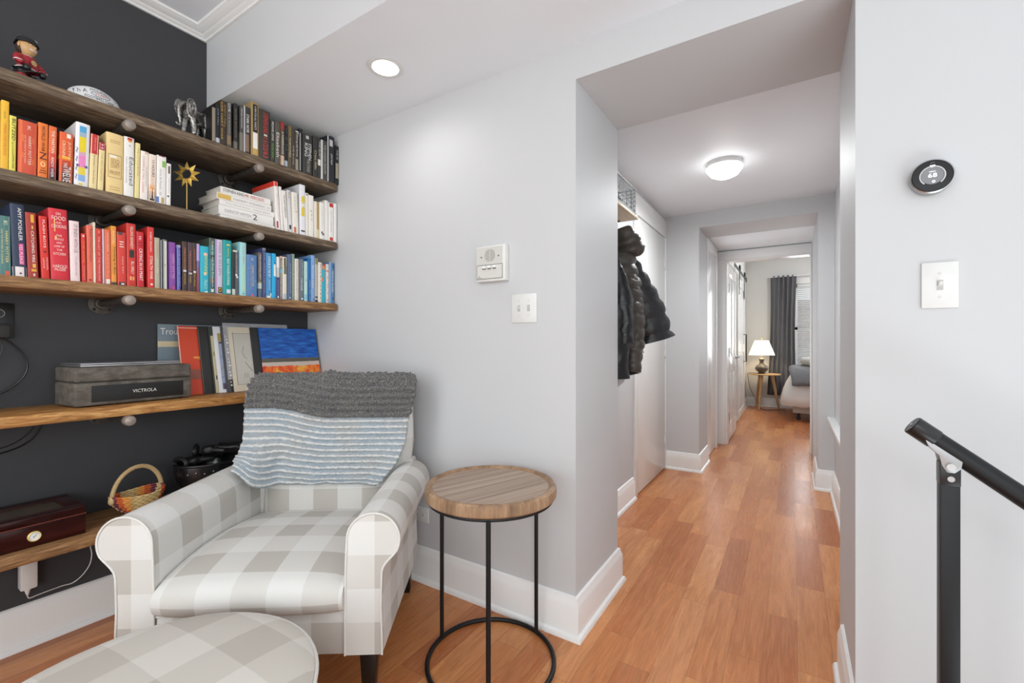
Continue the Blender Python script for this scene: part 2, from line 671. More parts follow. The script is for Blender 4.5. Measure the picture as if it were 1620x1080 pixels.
def sweep_trim(name, path, prof, mat, left=True, z=0.0):
    """mitred moulding; prof: (out, z); left: grows to the left of the walking direction"""
    pts = [Vector((p[0], p[1])) for p in path]
    rows = []
    for i, p in enumerate(pts):
        ds = []
        if i > 0:
            ds.append((pts[i] - pts[i - 1]).normalized())
        if i < len(pts) - 1:
            ds.append((pts[i + 1] - pts[i]).normalized())
        ns = [Vector((-d.y, d.x)) * (1 if left else -1) for d in ds]
        nn = ns[0] if len(ns) == 1 else (ns[0] + ns[1])
        if len(ns) == 2:
            nn = nn / max(nn.dot(ns[0]), 1e-3)
        rows.append([(p.x + nn.x * o, p.y + nn.y * o, z + h) for o, h in prof])
    m = MB()
    m.grid(rows, 0, False, closed_u=True, flip=not left)
    n = len(prof)
    m.add(rows[0], [tuple(range(n))[::(1 if left else -1)]])
    m.add(rows[-1], [tuple(range(n))[::(-1 if left else 1)]])
    bm_ = m.build(name, mat, weld=True, sharp=30)
    me = bm_.data
    bm = bmesh.new()
    bm.from_mesh(me)
    bmesh.ops.recalc_face_normals(bm, faces=bm.faces)
    bm.to_mesh(me)
    bm.free()
    return struct(bm_)


BB = [(0, 0), (.031, 0), (.031, .007), (.027, .016), (.018, .022), (.018, .118), (.0155, .128), (.012, .137), (.009, .15), (.003, .155), (0, .155)]
sweep_trim('baseboard_left', [(XD, -2.6), (XD, YW)], BB, M_TRIM, left=False)
sweep_trim('baseboard_front', [(XD + .031, YW), (XJ, YW), (XJ, 2.0), (-0.96, 2.0)], BB, M_TRIM, left=False)
sweep_trim('baseboard_hall_left', [(-0.96, 2.0), (-0.96, 3.12)], BB, M_TRIM, left=False)
sweep_trim('baseboard_hall_end', [(-0.955, Y2), (-0.678, Y2), (-0.678, Y2B - .02)], BB, M_TRIM, left=False)
sweep_trim('baseboard_hall_right', [(0.161, Y2B), (0.161, Y2), (0.261, Y2), (0.261, 2.0)], BB, M_TRIM, left=False)
sweep_trim('baseboard_right', [(XR, 1.86), (XR, YW), (0.42, YW)], BB, M_TRIM, left=False)
sweep_trim('baseboard_bedroom_left', [(-0.70, 5.46), (-0.70, 8.9), (2.5, 8.9)], BB, M_TRIM, left=False)
CR = [(0, 0), (0, -.036), (.010, -.036), (.014, -.030), (.024, -.026), (.030, -.020), (.046, -.016), (.054, -.010), (.062, -.008), (.066, 0)]
sweep_trim('trim_crown', [(XD, -2.6), (XD, YS), (3.2, YS)], CR, M_TRIM, left=False, z=ZC)

# small ledge on the hall's right wall
b = MB().box(0.217, 0.262, 2.12, Y2 - .001, 0.53, 0.556)
struct(b.build('trim_ledge', M_TRIM, bevel=.002))

# closet door in the hall's left wall, flush, three hinges at its far edge
b = MB()
b.box(-0.961, -0.944, 3.125, 3.195, 0, 2.03)
b.box(-0.961, -0.944, 4.02, 4.055, 0, 2.03)
b.box(-0.961, -0.944, 3.125, 4.055, 2.03, 2.18)
struct(b.build('trim_closet_casing', M_TRIM, bevel=.003))
dr = MB().box(-0.9595, -0.949, 3.20, 4.015, 0.012, 2.022).build('door_1', M_DOOR, bevel=.002)
struct(dr)
for z in (1.80, 1.03, 0.265):
    h = MB()
    h.tube([(-0.943, 4.013, z - .05), (-0.943, 4.013, z + .05)], .006, 10)
    h.box(-0.95, -0.9445, 3.985, 4.04, z - .045, z + .045)
    for k in (-.03, .03):
        h.box(-0.9446, -0.9435, 3.99, 4.0, z + k - .006, z + k + .006, 1)
    h.build('hinge', [M_WHITEPL, M_STEEL], dr, bevel=0)
b = MB().tube([(-0.949, 3.28, 1.36), (-0.93, 3.28, 1.36)], .008, 12)
b.build('door_knob', M_STEEL, dr)

# side door of the vestibule
b = MB()
b.box(-0.701, -0.678, Y2B + .002, Y2B + .09, 0, 2.02)
b.box(-0.701, -0.678, 5.10, 5.17, 0, 2.02)
b.box(-0.701, -0.678, Y2B + .002, 5.17, 2.02, 2.105)
struct(b.build('trim_side_casing', M_TRIM, bevel=.003))
struct(MB().box(-0.6995, -0.69, Y2B + .09, 5.10, 0.01, 2.02).build('door_2', M_DOOR, bevel=.002))

# bedroom doorway casing and open panel door
b = MB()
b.box(-0.70, -0.62, Y3 - .018, Y3, 0, 2.005)
b.box(-0.70, 0.1605, Y3 - .018, Y3, 2.005, 2.10)
b.box(-0.62, -0.603, Y3 - .018, 5.47, 0, 2.005)
b.box(0.148, 0.160, Y3 - .018, 5.47, 0, 2.005)
b.box(-0.603, 0.148, Y3 - .0175, 5.47, 1.992, 2.0049)
struct(b.build('trim_bedroom_casing', M_TRIM, bevel=.003))
d3 = MB()
DX0, DX1, DY0, DY1 = -0.645, -0.607, 5.50, 6.28
d3.box(DX0, DX1 - .008, DY0, DY1, .012, 1.985)
for y0, y1 in ((DY0, DY0 + .11), (DY0 + .335, DY0 + .445), (DY1 - .11, DY1)):
    d3.box(DX1 - .009, DX1, y0, y1, .012, 1.985)
for z0, z1 in ((.012, .2), (.78, .95), (1.86, 1.985)):
    d3.box(DX1 - .009, DX1 - .0002, DY0, DY1, z0, z1)
for y0, y1 in ((DY0 + .11, DY0 + .335), (DY0 + .445, DY1 - .11)):
    for z0, z1 in ((.2, .78), (.95, 1.86)):
        d3.taper((DX1 - .012, 0, 0), (0, 0), (DX1 - .012, 0, 0), (0, 0)) if False else None
        d3.box(DX1 - .008, DX1 - .003, y0 + .03, y1 - .03, z0 + .03, z1 - .03)
d3 = d3.build('door_3', M_DOOR, bevel=.002)
struct(d3)
for z in (1.72, 1.0, 0.28):
    h = MB()
    h.tube([(DX1 + .004, DY0 - .008, z - .05), (DX1 + .004, DY0 - .008, z + .05)], .007, 10)
    h.box(DX1 - .003, DX1 + .002, DY0 - .02, DY0 + .035, z - .045, z + .045)
    h.build('hinge', M_STEEL, d3)
h = MB()
h.lathe([(.026, 0), (.026, .006), (.010, .010), (.010, .045)], 16, 0, (DX1, DY1 - .07, .93), 'x')
h.tube([(DX1 + .045, DY1 - .07, .93), (DX1 + .05, DY1 - .11, .93), (DX1 + .05, DY1 - .18, .93)], .009, 10)
h.build('door_handle', M_STEEL, d3)

# sliding barn door on the bedroom's left wall
bd = thing('barn_door', 'white sliding barn door hanging from a black rail in the bedroom', 'door', (-0.668, 6.95, 0.02))
p = MB()
p.box(-.018, .012, 0, 1.0, 0, 2.02)
p.box(.012, .022, 0, .1, 0, 2.02)
p.box(.012, .022, .9, 1.0, 0, 2.02)
for z in (0, .95, 1.9):
    p.box(.012, .0218, .1, .9, z, z + .12)
p.build('door_panel', M_DOOR, bd, bevel=.002)
p = MB()
p.box(.028, .036, -.55, 1.12, 2.085, 2.125)
p.box(.026, .04, 1.10, 1.16, 2.07, 2.14)
p.build('rail', M_BLACKMETAL, bd, bevel=.001)
for y in (.12, .88):
    p = MB()
    p.box(.024, .030, y - .018, y + .018, 1.78, 2.16)
    p.build('hanger_strap', M_BLACKMETAL, bd, bevel=.001)
    p = MB().lathe([(.045, -.01), (.045, .01)], 20, 0, (.032, y, 2.15), 'x')
    p.build('roller', M_BLACKMETAL, bd)
p = MB()
p.tube([(.02, .85, .80), (.055, .85, .80), (.055, .85, 1.22), (.02, .85, 1.22)], .009, 10)
p.build('pull_handle', M_BLACKMETAL, bd)

# bedroom window with blinds
wn = MB()
wn.box(0.02, 1.0, 8.955, 8.965, .60, 2.10)
g = N('window_glass_sky_view')
g.set((.8, .9, 1, 1), 0.1)
g.b.inputs['Alpha'].default_value = 0.2
wf = MB()
for a in ((.02, .07, .60, 2.10), (.95, 1.0, .60, 2.10), (.02, 1.0, .60, .65), (.02, 1.0, 2.05, 2.10), (.02, 1.0, 1.33, 1.38)):
    wf.box(a[0], a[1], 8.93, 8.98, a[2], a[3])
wf = struct(wf.build('window_1', M_TRIM, bevel=.002))
wn.build('pane', g.m, wf)
wt = MB()
wt.box(-.05, 0.02, 8.882, 8.9, .52, 2.18)
wt.box(1.0, 1.07, 8.882, 8.9, .52, 2.18)
wt.box(-.05, 1.07, 8.882, 8.9, 2.10, 2.20)
wt.box(-.06, 1.08, 8.86, 8.9, .56, .60)
struct(wt.build('trim_window', M_TRIM, bevel=.003))
bl = thing('window_blind', 'white slatted blind hanging in the bedroom window', 'blind', (0.51, 8.91, 0.61))
p = MB()
for k in range(44):
    z = .02 + k * .0325
    p.add([(-.44, -.012, z + .010), (.44, -.012, z + .010), (.44, .012, z - .008), (-.44, .012, z - .008),
           (-.44, -.012, z + .008), (.44, -.012, z + .008), (.44, .012, z - .010), (-.44, .012, z - .010)],
          [(0, 1, 2, 3), (7, 6, 5, 4), (0, 4, 5, 1), (2, 6, 7, 3), (1, 5, 6, 2), (3, 7, 4, 0)])
p.build('slats', M_WHITEPL, bl)
p = MB().box(-.45, .45, -.02, .02, 1.445, 1.485)
p.build('head_rail', M_WHITEPL, bl)
for x in (-.36, .3):
    MB().tube([(x, -.014, .01), (x, -.014, 1.45)], .0012, 5).build('cord', M_WHITEPL, bl)

# street view outside the bedroom window
b = MB().box(-3.5, 5.5, 15.9, 16.0, -1.5, 2.4)
n = N('brick_building_outside')
br = n.n('ShaderNodeTexBrick')
n.t.links.new(n.mapped(n.obj(), (1, 1, 1), rot=(PI / 2, 0, 0)), br.inputs['Vector'])
br.inputs['Color1'].default_value = lin('#8a6a60')
br.inputs['Color2'].default_value = lin('#6d5550')
br.inputs['Mortar'].default_value = lin('#b8b4b0')
br.inputs['Scale'].default_value = 4
n.set(br.outputs[0], .9)
o = b.build('neighbouring_building', n.m)
tag(o, 'blurred brick building seen through the bedroom blind', 'building')


# ================================================================== SHELVES
def shelf(z, mat, label, y_end=1.526, xf=-2.075):
    m = MB()
    r = .022
    poly = [(-2.358, -0.9), (xf, -0.9)] + [(xf - r + r * math.cos(a), y_end - r + r * math.sin(a)) for a in [i * PI / 12 for i in range(7)]] + [(-2.358, y_end)]
    m.prism(poly, 0, .037, 'z', 0)
    o = m.build('wall_shelf', mat, loc=(0, 0, z - .037), bevel=.003)
    return tag(o, label, 'shelf', 'rough wooden wall shelves')


SZ = [1.958, 1.645, 1.314, 0.871, 0.428]
shelf(SZ[0], M_SHELF_DARK, 'topmost dark-stained plank shelf, carrying black books and ornaments')
shelf(SZ[1], M_SHELF_DARK, 'second plank shelf from the top, carrying yellow to white books')
shelf(SZ[2], M_SHELF_MID, 'third plank shelf from the top, carrying the red to blue row')
shelf(SZ[3], M_SHELF_WARM, 'amber-toned plank shelf under the record player')
shelf(SZ[4], M_SHELF_MID, 'lowest plank shelf behind the armchair, under the humidor')


def bracket(y, z, label):
    """black pipe arm on a floor flange, under a shelf whose underside is at z"""
    r = .0155
    c = z - r - .0015
    t = thing('pipe_bracket', label, 'bracket', (XD, y, c), 0, 'iron pipe shelf brackets')
    f = MB()
    f.lathe([(.042, .001), (.042, .007), (.030, .010), (.024, .012), (.024, .026), (.019, .028)], 36, 0, (0, 0, 0), 'x')
    f = f.build('flange', M_PIPE, t, sharp=35)
    for k in range(4):
        a = PI / 4 + k * PI / 2
        MB().lathe([(.0058, .007), (.0052, .0105), (.002, .0108)], 10, 0, (0, .033 * math.cos(a), .033 * math.sin(a)), 'x').build('screw', M_BLACKMETAL, f)
    MB().tube([(.012, 0, 0), (.286, 0, 0)], r - .002, 20).build('pipe', M_PIPE, t)
    MB().lathe([(.0165, .262), (.0185, .264), (.0185, .283), (.0175, .286)], 24, 0, (0, 0, 0), 'x').build('collar', M_PIPE, t)
    MB().lathe([(.0185, .284), (.019, .287), (.019, .300), (.0165, .309), (.009, .3135), (.0001, .3145)], 24, 0, (0, 0, -.001), 'x').build('pipe_cap', M_PIPECAP, t)


names = ['topmost shelf', 'second shelf', 'third shelf', 'amber shelf with the record player']
for si, z in enumerate(SZ[:4]):
    for y, w in ((.627, 'left'), (1.098, 'right')):
        if si == 3 and w == 'right':
            continue
        bracket(y, z - .037, f'{w} iron pipe bracket with domed cap under the {names[si]}')

# ================================================================== BOOKS
M_PAGES = plain('#e6dcc4', .8)


def book(x, y0, y1, z, h, lean, cover, label, group, texts, bands, depth):
    w = y1 - y0
    t = min(.0022, w * .18)
    bulge = min(.004, w * .09)
    mats = [plain(cover, .45)]

    def mi(c):
        m = plain(c, .5)
        if m not in mats:
            mats.append(m)
        return mats.index(m)
    hw = w / 2
    arc = [(-bulge + bulge * math.cos(a) , hw * math.sin(a)) for a in [(-.5 + i / 6) * PI for i in range(7)]]
    m = MB()
    inner = [(-t - bulge, hw - t), (-t - bulge, -hw + t)]
    poly = [(-depth, -hw)] + arc + [(-depth, hw), (-depth, hw - t)] + inner + [(-depth, -hw + t)]
    m.prism(poly, 0, h, 'z', 0)

    def front(yf):
        return -bulge + bulge * math.sqrt(max(0, 1 - (2 * yf) ** 2))
    for bd in bands:
        t0, t1, c = bd[:3]
        ya, yb = bd[3:5] if len(bd) > 3 else (-.5, .5)
        k = mi(c)
        pts = [ya + (yb - ya) * i / 4 for i in range(5)]
        z0, z1 = h * (1 - t1), h * (1 - t0)
        rows = [[(front(p) + .0003, p * w * .995, zz) for p in pts] for zz in (z0, z1)]
        m.grid(rows, k, False)
        if len(bd) == 3 and (t1 - t0) > .05:     # the jacket colour runs round onto the cover
            for s in (-1, 1):
                m.add([(-depth, s * (hw + .0001), z0), (-bulge, s * (hw + .0001), z0), (-bulge, s * (hw + .0001), z1), (-depth, s * (hw + .0001), z1)], [(0, 1, 2, 3)[::(1 if s < 0 else -1)]], k)
    for tx in texts:
        s, t0, t1, c = tx[:4]
        yc = tx[4] if len(tx) > 4 else 0
        wf = tx[5] if len(tx) > 5 else .5
        k = mi(c)
        zc = h * (1 - (t0 + t1) / 2)
        L = h * (t1 - t0)
        cx = front(yc) + .0008
        if len(tx) > 6:
            m.text(s, (cx, yc * w, zc), (0, 1, 0), (0, 0, 1), wf * w, L * .9, k)
        else:
            m.text(s, (cx, yc * w, zc), (0, 0, -1), (0, 1, 0), L, wf * w * .8, k)
    o = m.build('book', mats, loc=(x, (y0 + y1) / 2, z + .0006 + abs(math.sin(math.atan(lean))) * hw), rot=(-math.atan(lean), 0, 0))
    tag(o, label, 'book', group)
    MB().box(-depth + .004, -t - bulge - .0002, -hw + t + .0001, hw - t - .0001, .002, h - .003).build('page_block', M_PAGES, o)
    return o


BOOKS = {
 'top': (1.958, -2.076, [
  (0.9083, 0.9216, 0.1426, 0.0, '#1c1b1b', 'slim taupe-spined black hardback', 'slim taupe-spined book', [], [(0, 1, '#8f8272', -0.5, 0.5)]),
  (0.9231, 0.9383, 0.1628, 0.0, '#17181c', 'narrow black paperback with pale title', 'narrow black book', [('JOE HILL', 0.1, 0.55, '#8fa0b8')], [(0.88, 1, '#b8c0cc')]),
  (0.9399, 0.965, 0.1881, 0.0, '#3a2e22', 'thick brown novel with two columns of gold capitals', 'gold-lettered brown novel', [('KEIR HART WAR', 0.04, 0.9, '#c8a45a', -0.24, 0.36), ('ANDY FALL', 0.06, 0.6, '#b08c48', 0.24, 0.36)], []),
  (0.9666, 0.985, 0.1936, 0.0, '#55524e', 'grey novel with round white emblems', 'grey novel with emblems', [('O', 0.03, 0.12, '#e8e8e8', 0, 0.6), ('ME', 0.14, 0.22, '#e8e8e8', 0, 0.6), ('THE READING', 0.26, 0.72, '#b8b4ac', 0, 0.35)], [(0.75, 0.95, '#8a7358')]),
  (0.995, 1.0112, 0.1997, 0.0, '#2a2926', 'charcoal paperback with small grey lettering', 'charcoal paperback', [('ERIC KING  BLACK HOUSE', 0.12, 0.75, '#8c887e', 0, 0.4)], [(0.84, 1, '#6f6a60')]),
  (1.02, 1.035, 0.2028, 0.0, '#4b4844', 'dark grey paperback with bold pale author name', 'dark grey paperback', [('STEPHEN MARKHAM', 0.05, 0.5, '#d8d4ca', 0, 0.5)], [(0.6, 1, '#7d776d')]),
  (1.037, 1.0643, 0.2063, 0.0, '#3c3936', 'near-black book with bold white slanted capitals', 'book with slanted capitals', [('STARK NOIR', 0.16, 0.56, '#f4f2ee', 0.1, 0.55)], [(0, 1, '#b9bcc4', -0.5, -0.3), (0.6, 0.97, '#8c6f5c', -0.25, 0.3)]),
  (1.0691, 1.1037, 0.2423, 0.0, '#a38a5e', 'tall tan-framed hardback with black and white panel', 'tall tan-framed hardback', [('A MAN FOR ALL MARKETS', 0.07, 0.52, '#e8e4da', 0.02, 0.32)], [(0.04, 0.56, '#1c1a18', -0.28, 0.3), (0.57, 0.87, '#f4f2ee', -0.28, 0.3), (0.87, 0.98, '#c9a45a', -0.28, 0.3)]),
  (1.1058, 1.1558, 0.2258, 0.0, '#3d3a36', 'wide charcoal hardback with slanted red capitals', 'red-lettered charcoal hardback', [('STEPHEN KING', 0.05, 0.47, '#d8413a', 0.05, 0.55), ('11/22/63', 0.56, 0.97, '#d8413a', 0.05, 0.55)], [(0.49, 0.53, '#d8d0c0', -0.1, 0.2)]),
  (1.1576, 1.1769, 0.1984, 0.0, '#3f3f3b', 'slim dark paperback with white and green lettering', 'white and green lettered paperback', [('MICHAEL LEWIS', 0.05, 0.5, '#eceae4', 0, 0.6), ('THE BIG SHORT', 0.55, 0.92, '#7dbb52', 0, 0.5)], []),
  (1.1793, 1.204, 0.1957, 0.0, '#5c564e', 'grey-brown novel with large cream script', 'grey-brown novel', [('Elizabeth', 0.25, 0.85, '#ece6da', 0, 0.7)], []),
  (1.2058, 1.2249, 0.2069, 0.0, '#574b40', 'brown paperback with red top and cream foot', 'brown paperback with red top', [('A FARRERGONE', 0.22, 0.75, '#efe9dc', 0, 0.6)], [(0, 0.18, '#a03430'), (0.78, 1, '#d6b9a0')]),
  (1.2265, 1.2412, 0.1973, 0.0, '#1b1b1d', 'thin black paperback with pale blue foot', 'thin black paperback', [('G E N', 0.05, 0.6, '#6e7480', 0, 0.4)], [(0.86, 1, '#aab6c8')]),
  (1.243, 1.2618, 0.2057, 0.0, '#5e5440', 'olive brown paperback', 'olive brown paperback', [('FORTUNES', 0.3, 0.75, '#d8cdb0', 0, 0.6)], [(0.02, 0.26, '#7a6c3e', -0.3, 0.4)]),
  (1.2634, 1.2755, 0.194, 0.0, '#4a4136', 'very thin brown paperback', 'very thin brown paperback', [('THE BLACK', 0.4, 0.9, '#d2c6ae', 0, 0.6)], []),
  (1.2771, 1.2987, 0.1934, 0.0, '#45403a', 'brown-grey paperback with white handwritten title', 'paperback with handwritten title', [('F', 0.0, 0.08, '#f4f2ee', 0, 0.9), ('Dancing with Sorrow', 0.1, 0.66, '#f0eee8', 0, 0.6)], [(0.72, 1, '#9b9484', -0.3, 0.35)]),
  (1.3007, 1.3189, 0.2124, 0.0, '#1d1d1f', 'slender black hardback with silver edge', 'slender silver-edged hardback', [], [(0.1, 0.98, '#a8a8a6', -0.4, -0.1)]),
  (1.3216, 1.3723, 0.1956, 0.0, '#3a3937', 'thick black novel with big white slanted capitals', 'thick black novel', [('STEPHEN', 0.2, 0.62, '#f0efec', 0.22, 0.38), ('KING', 0.22, 0.56, '#f0efec', -0.18, 0.42), ('THE STAND', 0.62, 0.95, '#b9b4a6', 0.05, 0.4)], [(0.02, 0.1, '#c8c6c0', -0.2, 0.1)]),
  (1.3771, 1.4031, 0.2081, 0.0, '#353431', 'dark paperback with tan script title', 'dark paperback with tan script', [('Crisis Alibi', 0.35, 0.82, '#cdbf98', 0, 0.6)], []),
  (1.4044, 1.4198, 0.2009, 0.0, '#3b3a38', 'narrow grey paperback with white block near its foot', 'narrow grey paperback', [('THE QUIET', 0.05, 0.5, '#dcdad4', 0, 0.7)], [(0.52, 0.68, '#e8e4dc')]),
  (1.4219, 1.4584, 0.2044, 0.0, '#4c4946', 'grey novel with wide white left edge', 'grey novel with white edge', [('THE UNSEEN READER', 0.1, 0.85, '#bdb8ac', 0.1, 0.4)], [(0, 1, '#d8d8d6', -0.5, -0.25)]),
  (1.4613, 1.5036, 0.2431, 0.0, '#2b2b2f', 'tall black biography with a pale round picture near the top', 'tall black biography', [('JOHN MAJOR', 0.38, 0.62, '#f0f0f0', 0.0, 0.35)], [(0.08, 0.22, '#c9c9cb', -0.25, 0.2), (0, 1, '#d5d5d8', -0.5, -0.4)]),
  (1.5057, 1.5287, 0.2047, 0.0, '#1d1e20', 'short black book with cream lower panel', 'short cream-panelled book', [('THE AI', 0.1, 0.35, '#c8c8c4', 0, 0.5)], [(0.45, 0.85, '#a69c86', -0.35, 0.4)]),
 ]),
 'second': (1.645, -2.089, [
  (0.3167, 0.333, 0.2165, 0.01, '#f2bc38', 'tall golden yellow paperback', 'golden yellow paperback', [('MEAN GIRL', 0.16, 0.26, '#8a7a40', -0.05, 0.25), ('DINING LOVE FOR FOOD', 0.34, 0.8, '#e0732e', 0.0, 0.45)], []),
  (0.3341, 0.3484, 0.1757, 0.012, '#e9dc62', 'lemon yellow book with bold black capitals', 'lemon yellow book', [('BLITZED', 0.05, 0.44, '#1b1a18', 0.12, 0.62), ('Drugs in the Third Reich', 0.46, 0.7, '#2b2a22', 0.0, 0.36), ('NORMAN OHLER', 0.7, 0.95, '#2b2a22', 0.1, 0.36)], []),
  (0.3534, 0.3952, 0.1719, 0.011, '#d6563c', 'wide red-orange paperback with diamond pattern and white capitals', 'wide red-orange paperback', [('HARRY POTTER', 0.28, 0.82, '#f6dcc8', 0.1, 0.2), ('AND THE ORDER OF THE PHOENIX', 0.27, 0.8, '#f2cdb4', -0.14, 0.1), ('K', 0.09, 0.17, '#f6dcc8', 0.05, 0.22)], [(0.0, 1, '#e8713a', -0.42, -0.3), (0.0, 1, '#e06a44', 0.36, 0.42), (0.26, 0.4, '#e0703f', -0.3, -0.2), (0.6, 0.7, '#e0703f', -0.3, -0.2), (0.3, 0.4, '#e0703f', 0.24, 0.34), (0.7, 0.8, '#e0703f', 0.24, 0.34)]),
  (0.3977, 0.4198, 0.1805, 0.011, '#ee7d33', 'orange paperback with stencil-like dark capitals', 'orange paperback with dark capitals', [('WORLD WAR', 0.05, 0.52, '#4b1e18', 0, 0.42), ('Z', 0.53, 0.67, '#5a1c18', 0, 0.8, 'h'), ('o', 0.7, 0.8, '#f6d9a0', 0, 0.55, 'h')], [(0.86, 0.875, '#5a2a1c', -0.3, 0.35), (0.9, 0.915, '#5a2a1c', -0.4, 0.4), (0.82, 0.83, '#5a2a1c', -0.2, 0.2)]),
  (0.4216, 0.44, 0.1793, 0.015, '#e8703a', 'orange to crimson to dark novel', 'orange to crimson novel', [('THE MARTIAN', 0.08, 0.5, '#fbeee4', 0.02, 0.5), ('ANDY WEIR', 0.57, 0.95, '#fbeee4', 0.0, 0.45)], [(0.5, 0.66, '#d9523f'), (0.66, 0.78, '#b23a42'), (0.78, 0.9, '#713546'), (0.9, 1, '#44303c')]),
  (0.4471, 0.4804, 0.1709, 0.018, '#e4632f', 'thick orange and red thriller with huge white title', 'thick orange thriller', [('JUSTIN', 0.17, 0.5, '#f8e0c0', 0.2, 0.28), ('CRONIN', 0.17, 0.48, '#f8e0c0', -0.2, 0.28), ('THE', 0.6, 0.68, '#fbf6f0', -0.05, 0.3), ('TWELVE', 0.67, 0.98, '#fbf6f0', 0.05, 0.7)], [(0.47, 0.53, '#f2b13c'), (0.56, 0.66, '#c8472c'), (0.66, 0.8, '#8f3d32'), (0.8, 1, '#5c3a3e'), (0.02, 0.1, '#fbf2e4', 0.0, 0.3)]),
  (0.4845, 0.5208, 0.2209, 0.026, '#eeedf0', 'tall white novel with blue, yellow and pink panel', 'tall white novel', [('~ ~ ~ ~', 0.4, 0.9, '#8c96b0', -0.38, 0.2)], [(0.05, 0.15, '#58a9dc', -0.25, 0.25), (0.15, 0.22, '#9fb8c4', -0.25, 0.25), (0.22, 0.46, '#ecd52e', -0.25, 0.25), (0.46, 0.52, '#d8a8c0', -0.25, 0.25), (0.52, 0.7, '#ee8cc4', -0.25, 0.25), (0.7, 0.82, '#e9d24a', -0.25, 0.25), (0.82, 0.92, '#8db4e4', -0.25, 0.25), (0.66, 0.7, '#3d4f8c', -0.4, 0.4), (0.95, 0.98, '#e8d44a', -0.2, 0.1)]),
  (0.5226, 0.5432, 0.1949, 0.032, '#f1dca4', 'cream book with bright red top', 'cream book with red top', [('Dana Larimy', 0.06, 0.3, '#f3b0a0', 0.05, 0.35), ('Remember a Good Opera', 0.38, 0.9, '#5b4a36', 0.0, 0.3)], [(0, 0.36, '#cc3038')]),
  (0.5452, 0.561, 0.1722, 0.034, '#f0dca2', 'narrow cream book with crimson top', 'cream book with crimson top', [('H', 0.03, 0.12, '#f6dcdc', 0, 0.6), ('THE NEW MARTINS', 0.22, 0.8, '#c9a878', 0, 0.35)], [(0, 0.15, '#b81f48')]),
  (0.5684, 0.6172, 0.2194, 0.008, '#ecd092', 'massive parchment-coloured hardback with ruled bands', 'massive parchment hardback', [('GOLD', 0.42, 0.5, '#a8855a', 0, 0.5, 'h'), ('COUNTY', 0.5, 0.58, '#a8855a', 0, 0.5, 'h'), ('FROST', 0.62, 0.69, '#a8855a', 0, 0.6, 'h')], [(0.12, 0.13, '#b8935a'), (0.15, 0.16, '#b8935a'), (0.35, 0.36, '#a89468', -0.38, 0.38), (0.73, 0.74, '#a89468', -0.38, 0.38), (0.35, 0.74, '#a89468', -0.4, -0.37), (0.35, 0.74, '#a89468', 0.37, 0.4), (0.37, 0.41, '#f8f0dc', -0.3, 0.1), (0.89, 0.9, '#b8935a'), (0.93, 0.94, '#b8935a')]),
  (0.6189, 0.6481, 0.2223, 0.008, '#f2efe9', 'white memoir with a flame at its head and dark script', 'white memoir with flame', [('Educated', 0.33, 0.8, '#5b5a60', 0.2, 0.5), ('TARA WESTOVER', 0.33, 0.78, '#9a9896', -0.28, 0.16)], [(0.01, 0.05, '#c8402c', -0.2, 0.3), (0.05, 0.08, '#ec9a3c', -0.1, 0.25), (0.13, 0.15, '#3b3a3a', 0.0, 0.08)]),
  (0.6506, 0.6645, 0.2106, 0.018, '#efe0a0', 'pale butter yellow paperback', 'pale butter yellow paperback', [('THE LITTLE BOOK', 0.08, 0.6, '#b5a25c', 0.05, 0.35)], []),
  (0.6663, 0.691, 0.1866, 0.021, '#f6ece4', 'white paperback with faded red lettering', 'white paperback with red lettering', [('CHARLIE MILL HAIRS', 0.1, 0.85, '#e39686', -0.15, 0.3), ('AMERICAN', 0.3, 0.7, '#b9bcc0', 0.22, 0.24)], [(0.0, 0.05, '#e2bfae', 0.0, 0.4)]),
  (0.6928, 0.7162, 0.1838, 0.015, '#f5e3d2', 'white book with black numerals and flames at its foot', 'white book with flames', [('13 HOURS', 0.12, 0.47, '#3a3432', 0.05, 0.45), ('SALUR', 0.48, 0.64, '#e2b69a', 0, 0.5)], [(0.64, 0.7, '#eebf92'), (0.7, 0.78, '#d69458'), (0.78, 0.86, '#8c5a3a'), (0.86, 0.97, '#3c2c28'), (0.72, 0.93, '#fbeedc', -0.25, -0.12), (0.72, 0.93, '#fbeedc', 0.12, 0.24)]),
  (0.7184, 0.749, 0.1891, 0.011, '#f2efe9', 'white book with a green square near its top', 'white book with green square', [('Girls & Pearls', 0.28, 0.7, '#b9b6c0', -0.1, 0.28), ('O', 0.76, 0.82, '#7a8296', -0.1, 0.25)], [(0.1, 0.23, '#8fc05a', 0.05, 0.45), (0.86, 0.98, '#5a78bc', -0.5, -0.25), (0.86, 0.98, '#c6ac6a', 0.0, 0.3), (0, 0.02, '#8b3a44')]),
  (0.7505, 0.7646, 0.167, 0.013, '#f3efec', 'short white paperback with brown oval', 'short white paperback', [('HOW TO DO IT', 0.35, 0.7, '#c3c0c4', 0, 0.35)], [(0.06, 0.24, '#74624e', -0.2, 0.25), (0.76, 0.8, '#2f4f58', -0.3, 0.1)]),
  (1.1963, 1.2146, 0.2292, -0.074, '#f3eeea', 'tall white hardback with scarlet head', 'tall white hardback with scarlet head', [('MAKE ME CRY NOW', 0.25, 0.8, '#e6b8ae', 0.1, 0.35)], [(0, 0.1, '#e2402f'), (0.82, 0.96, '#c0303c', -0.5, -0.1)]),
  (1.2165, 1.2291, 0.211, -0.059, '#f2eee9', 'slim plain white paperback', 'slim plain white paperback', [], []),
  (1.2324, 1.2528, 0.1961, -0.073, '#f4efe8', 'white paperback with brown title lettering', 'white paperback with brown title', [('THE RIGHT OPERATION', 0.1, 0.66, '#6d5748', 0, 0.5)], []),
  (1.2547, 1.2736, 0.2058, -0.055, '#dcdad8', 'pale grey paperback with black marks at its foot', 'pale grey paperback', [('VEE EN', 0.03, 0.2, '#77737c', 0, 0.4)], [(0.82, 0.92, '#2b2a2c', -0.3, 0.2)]),
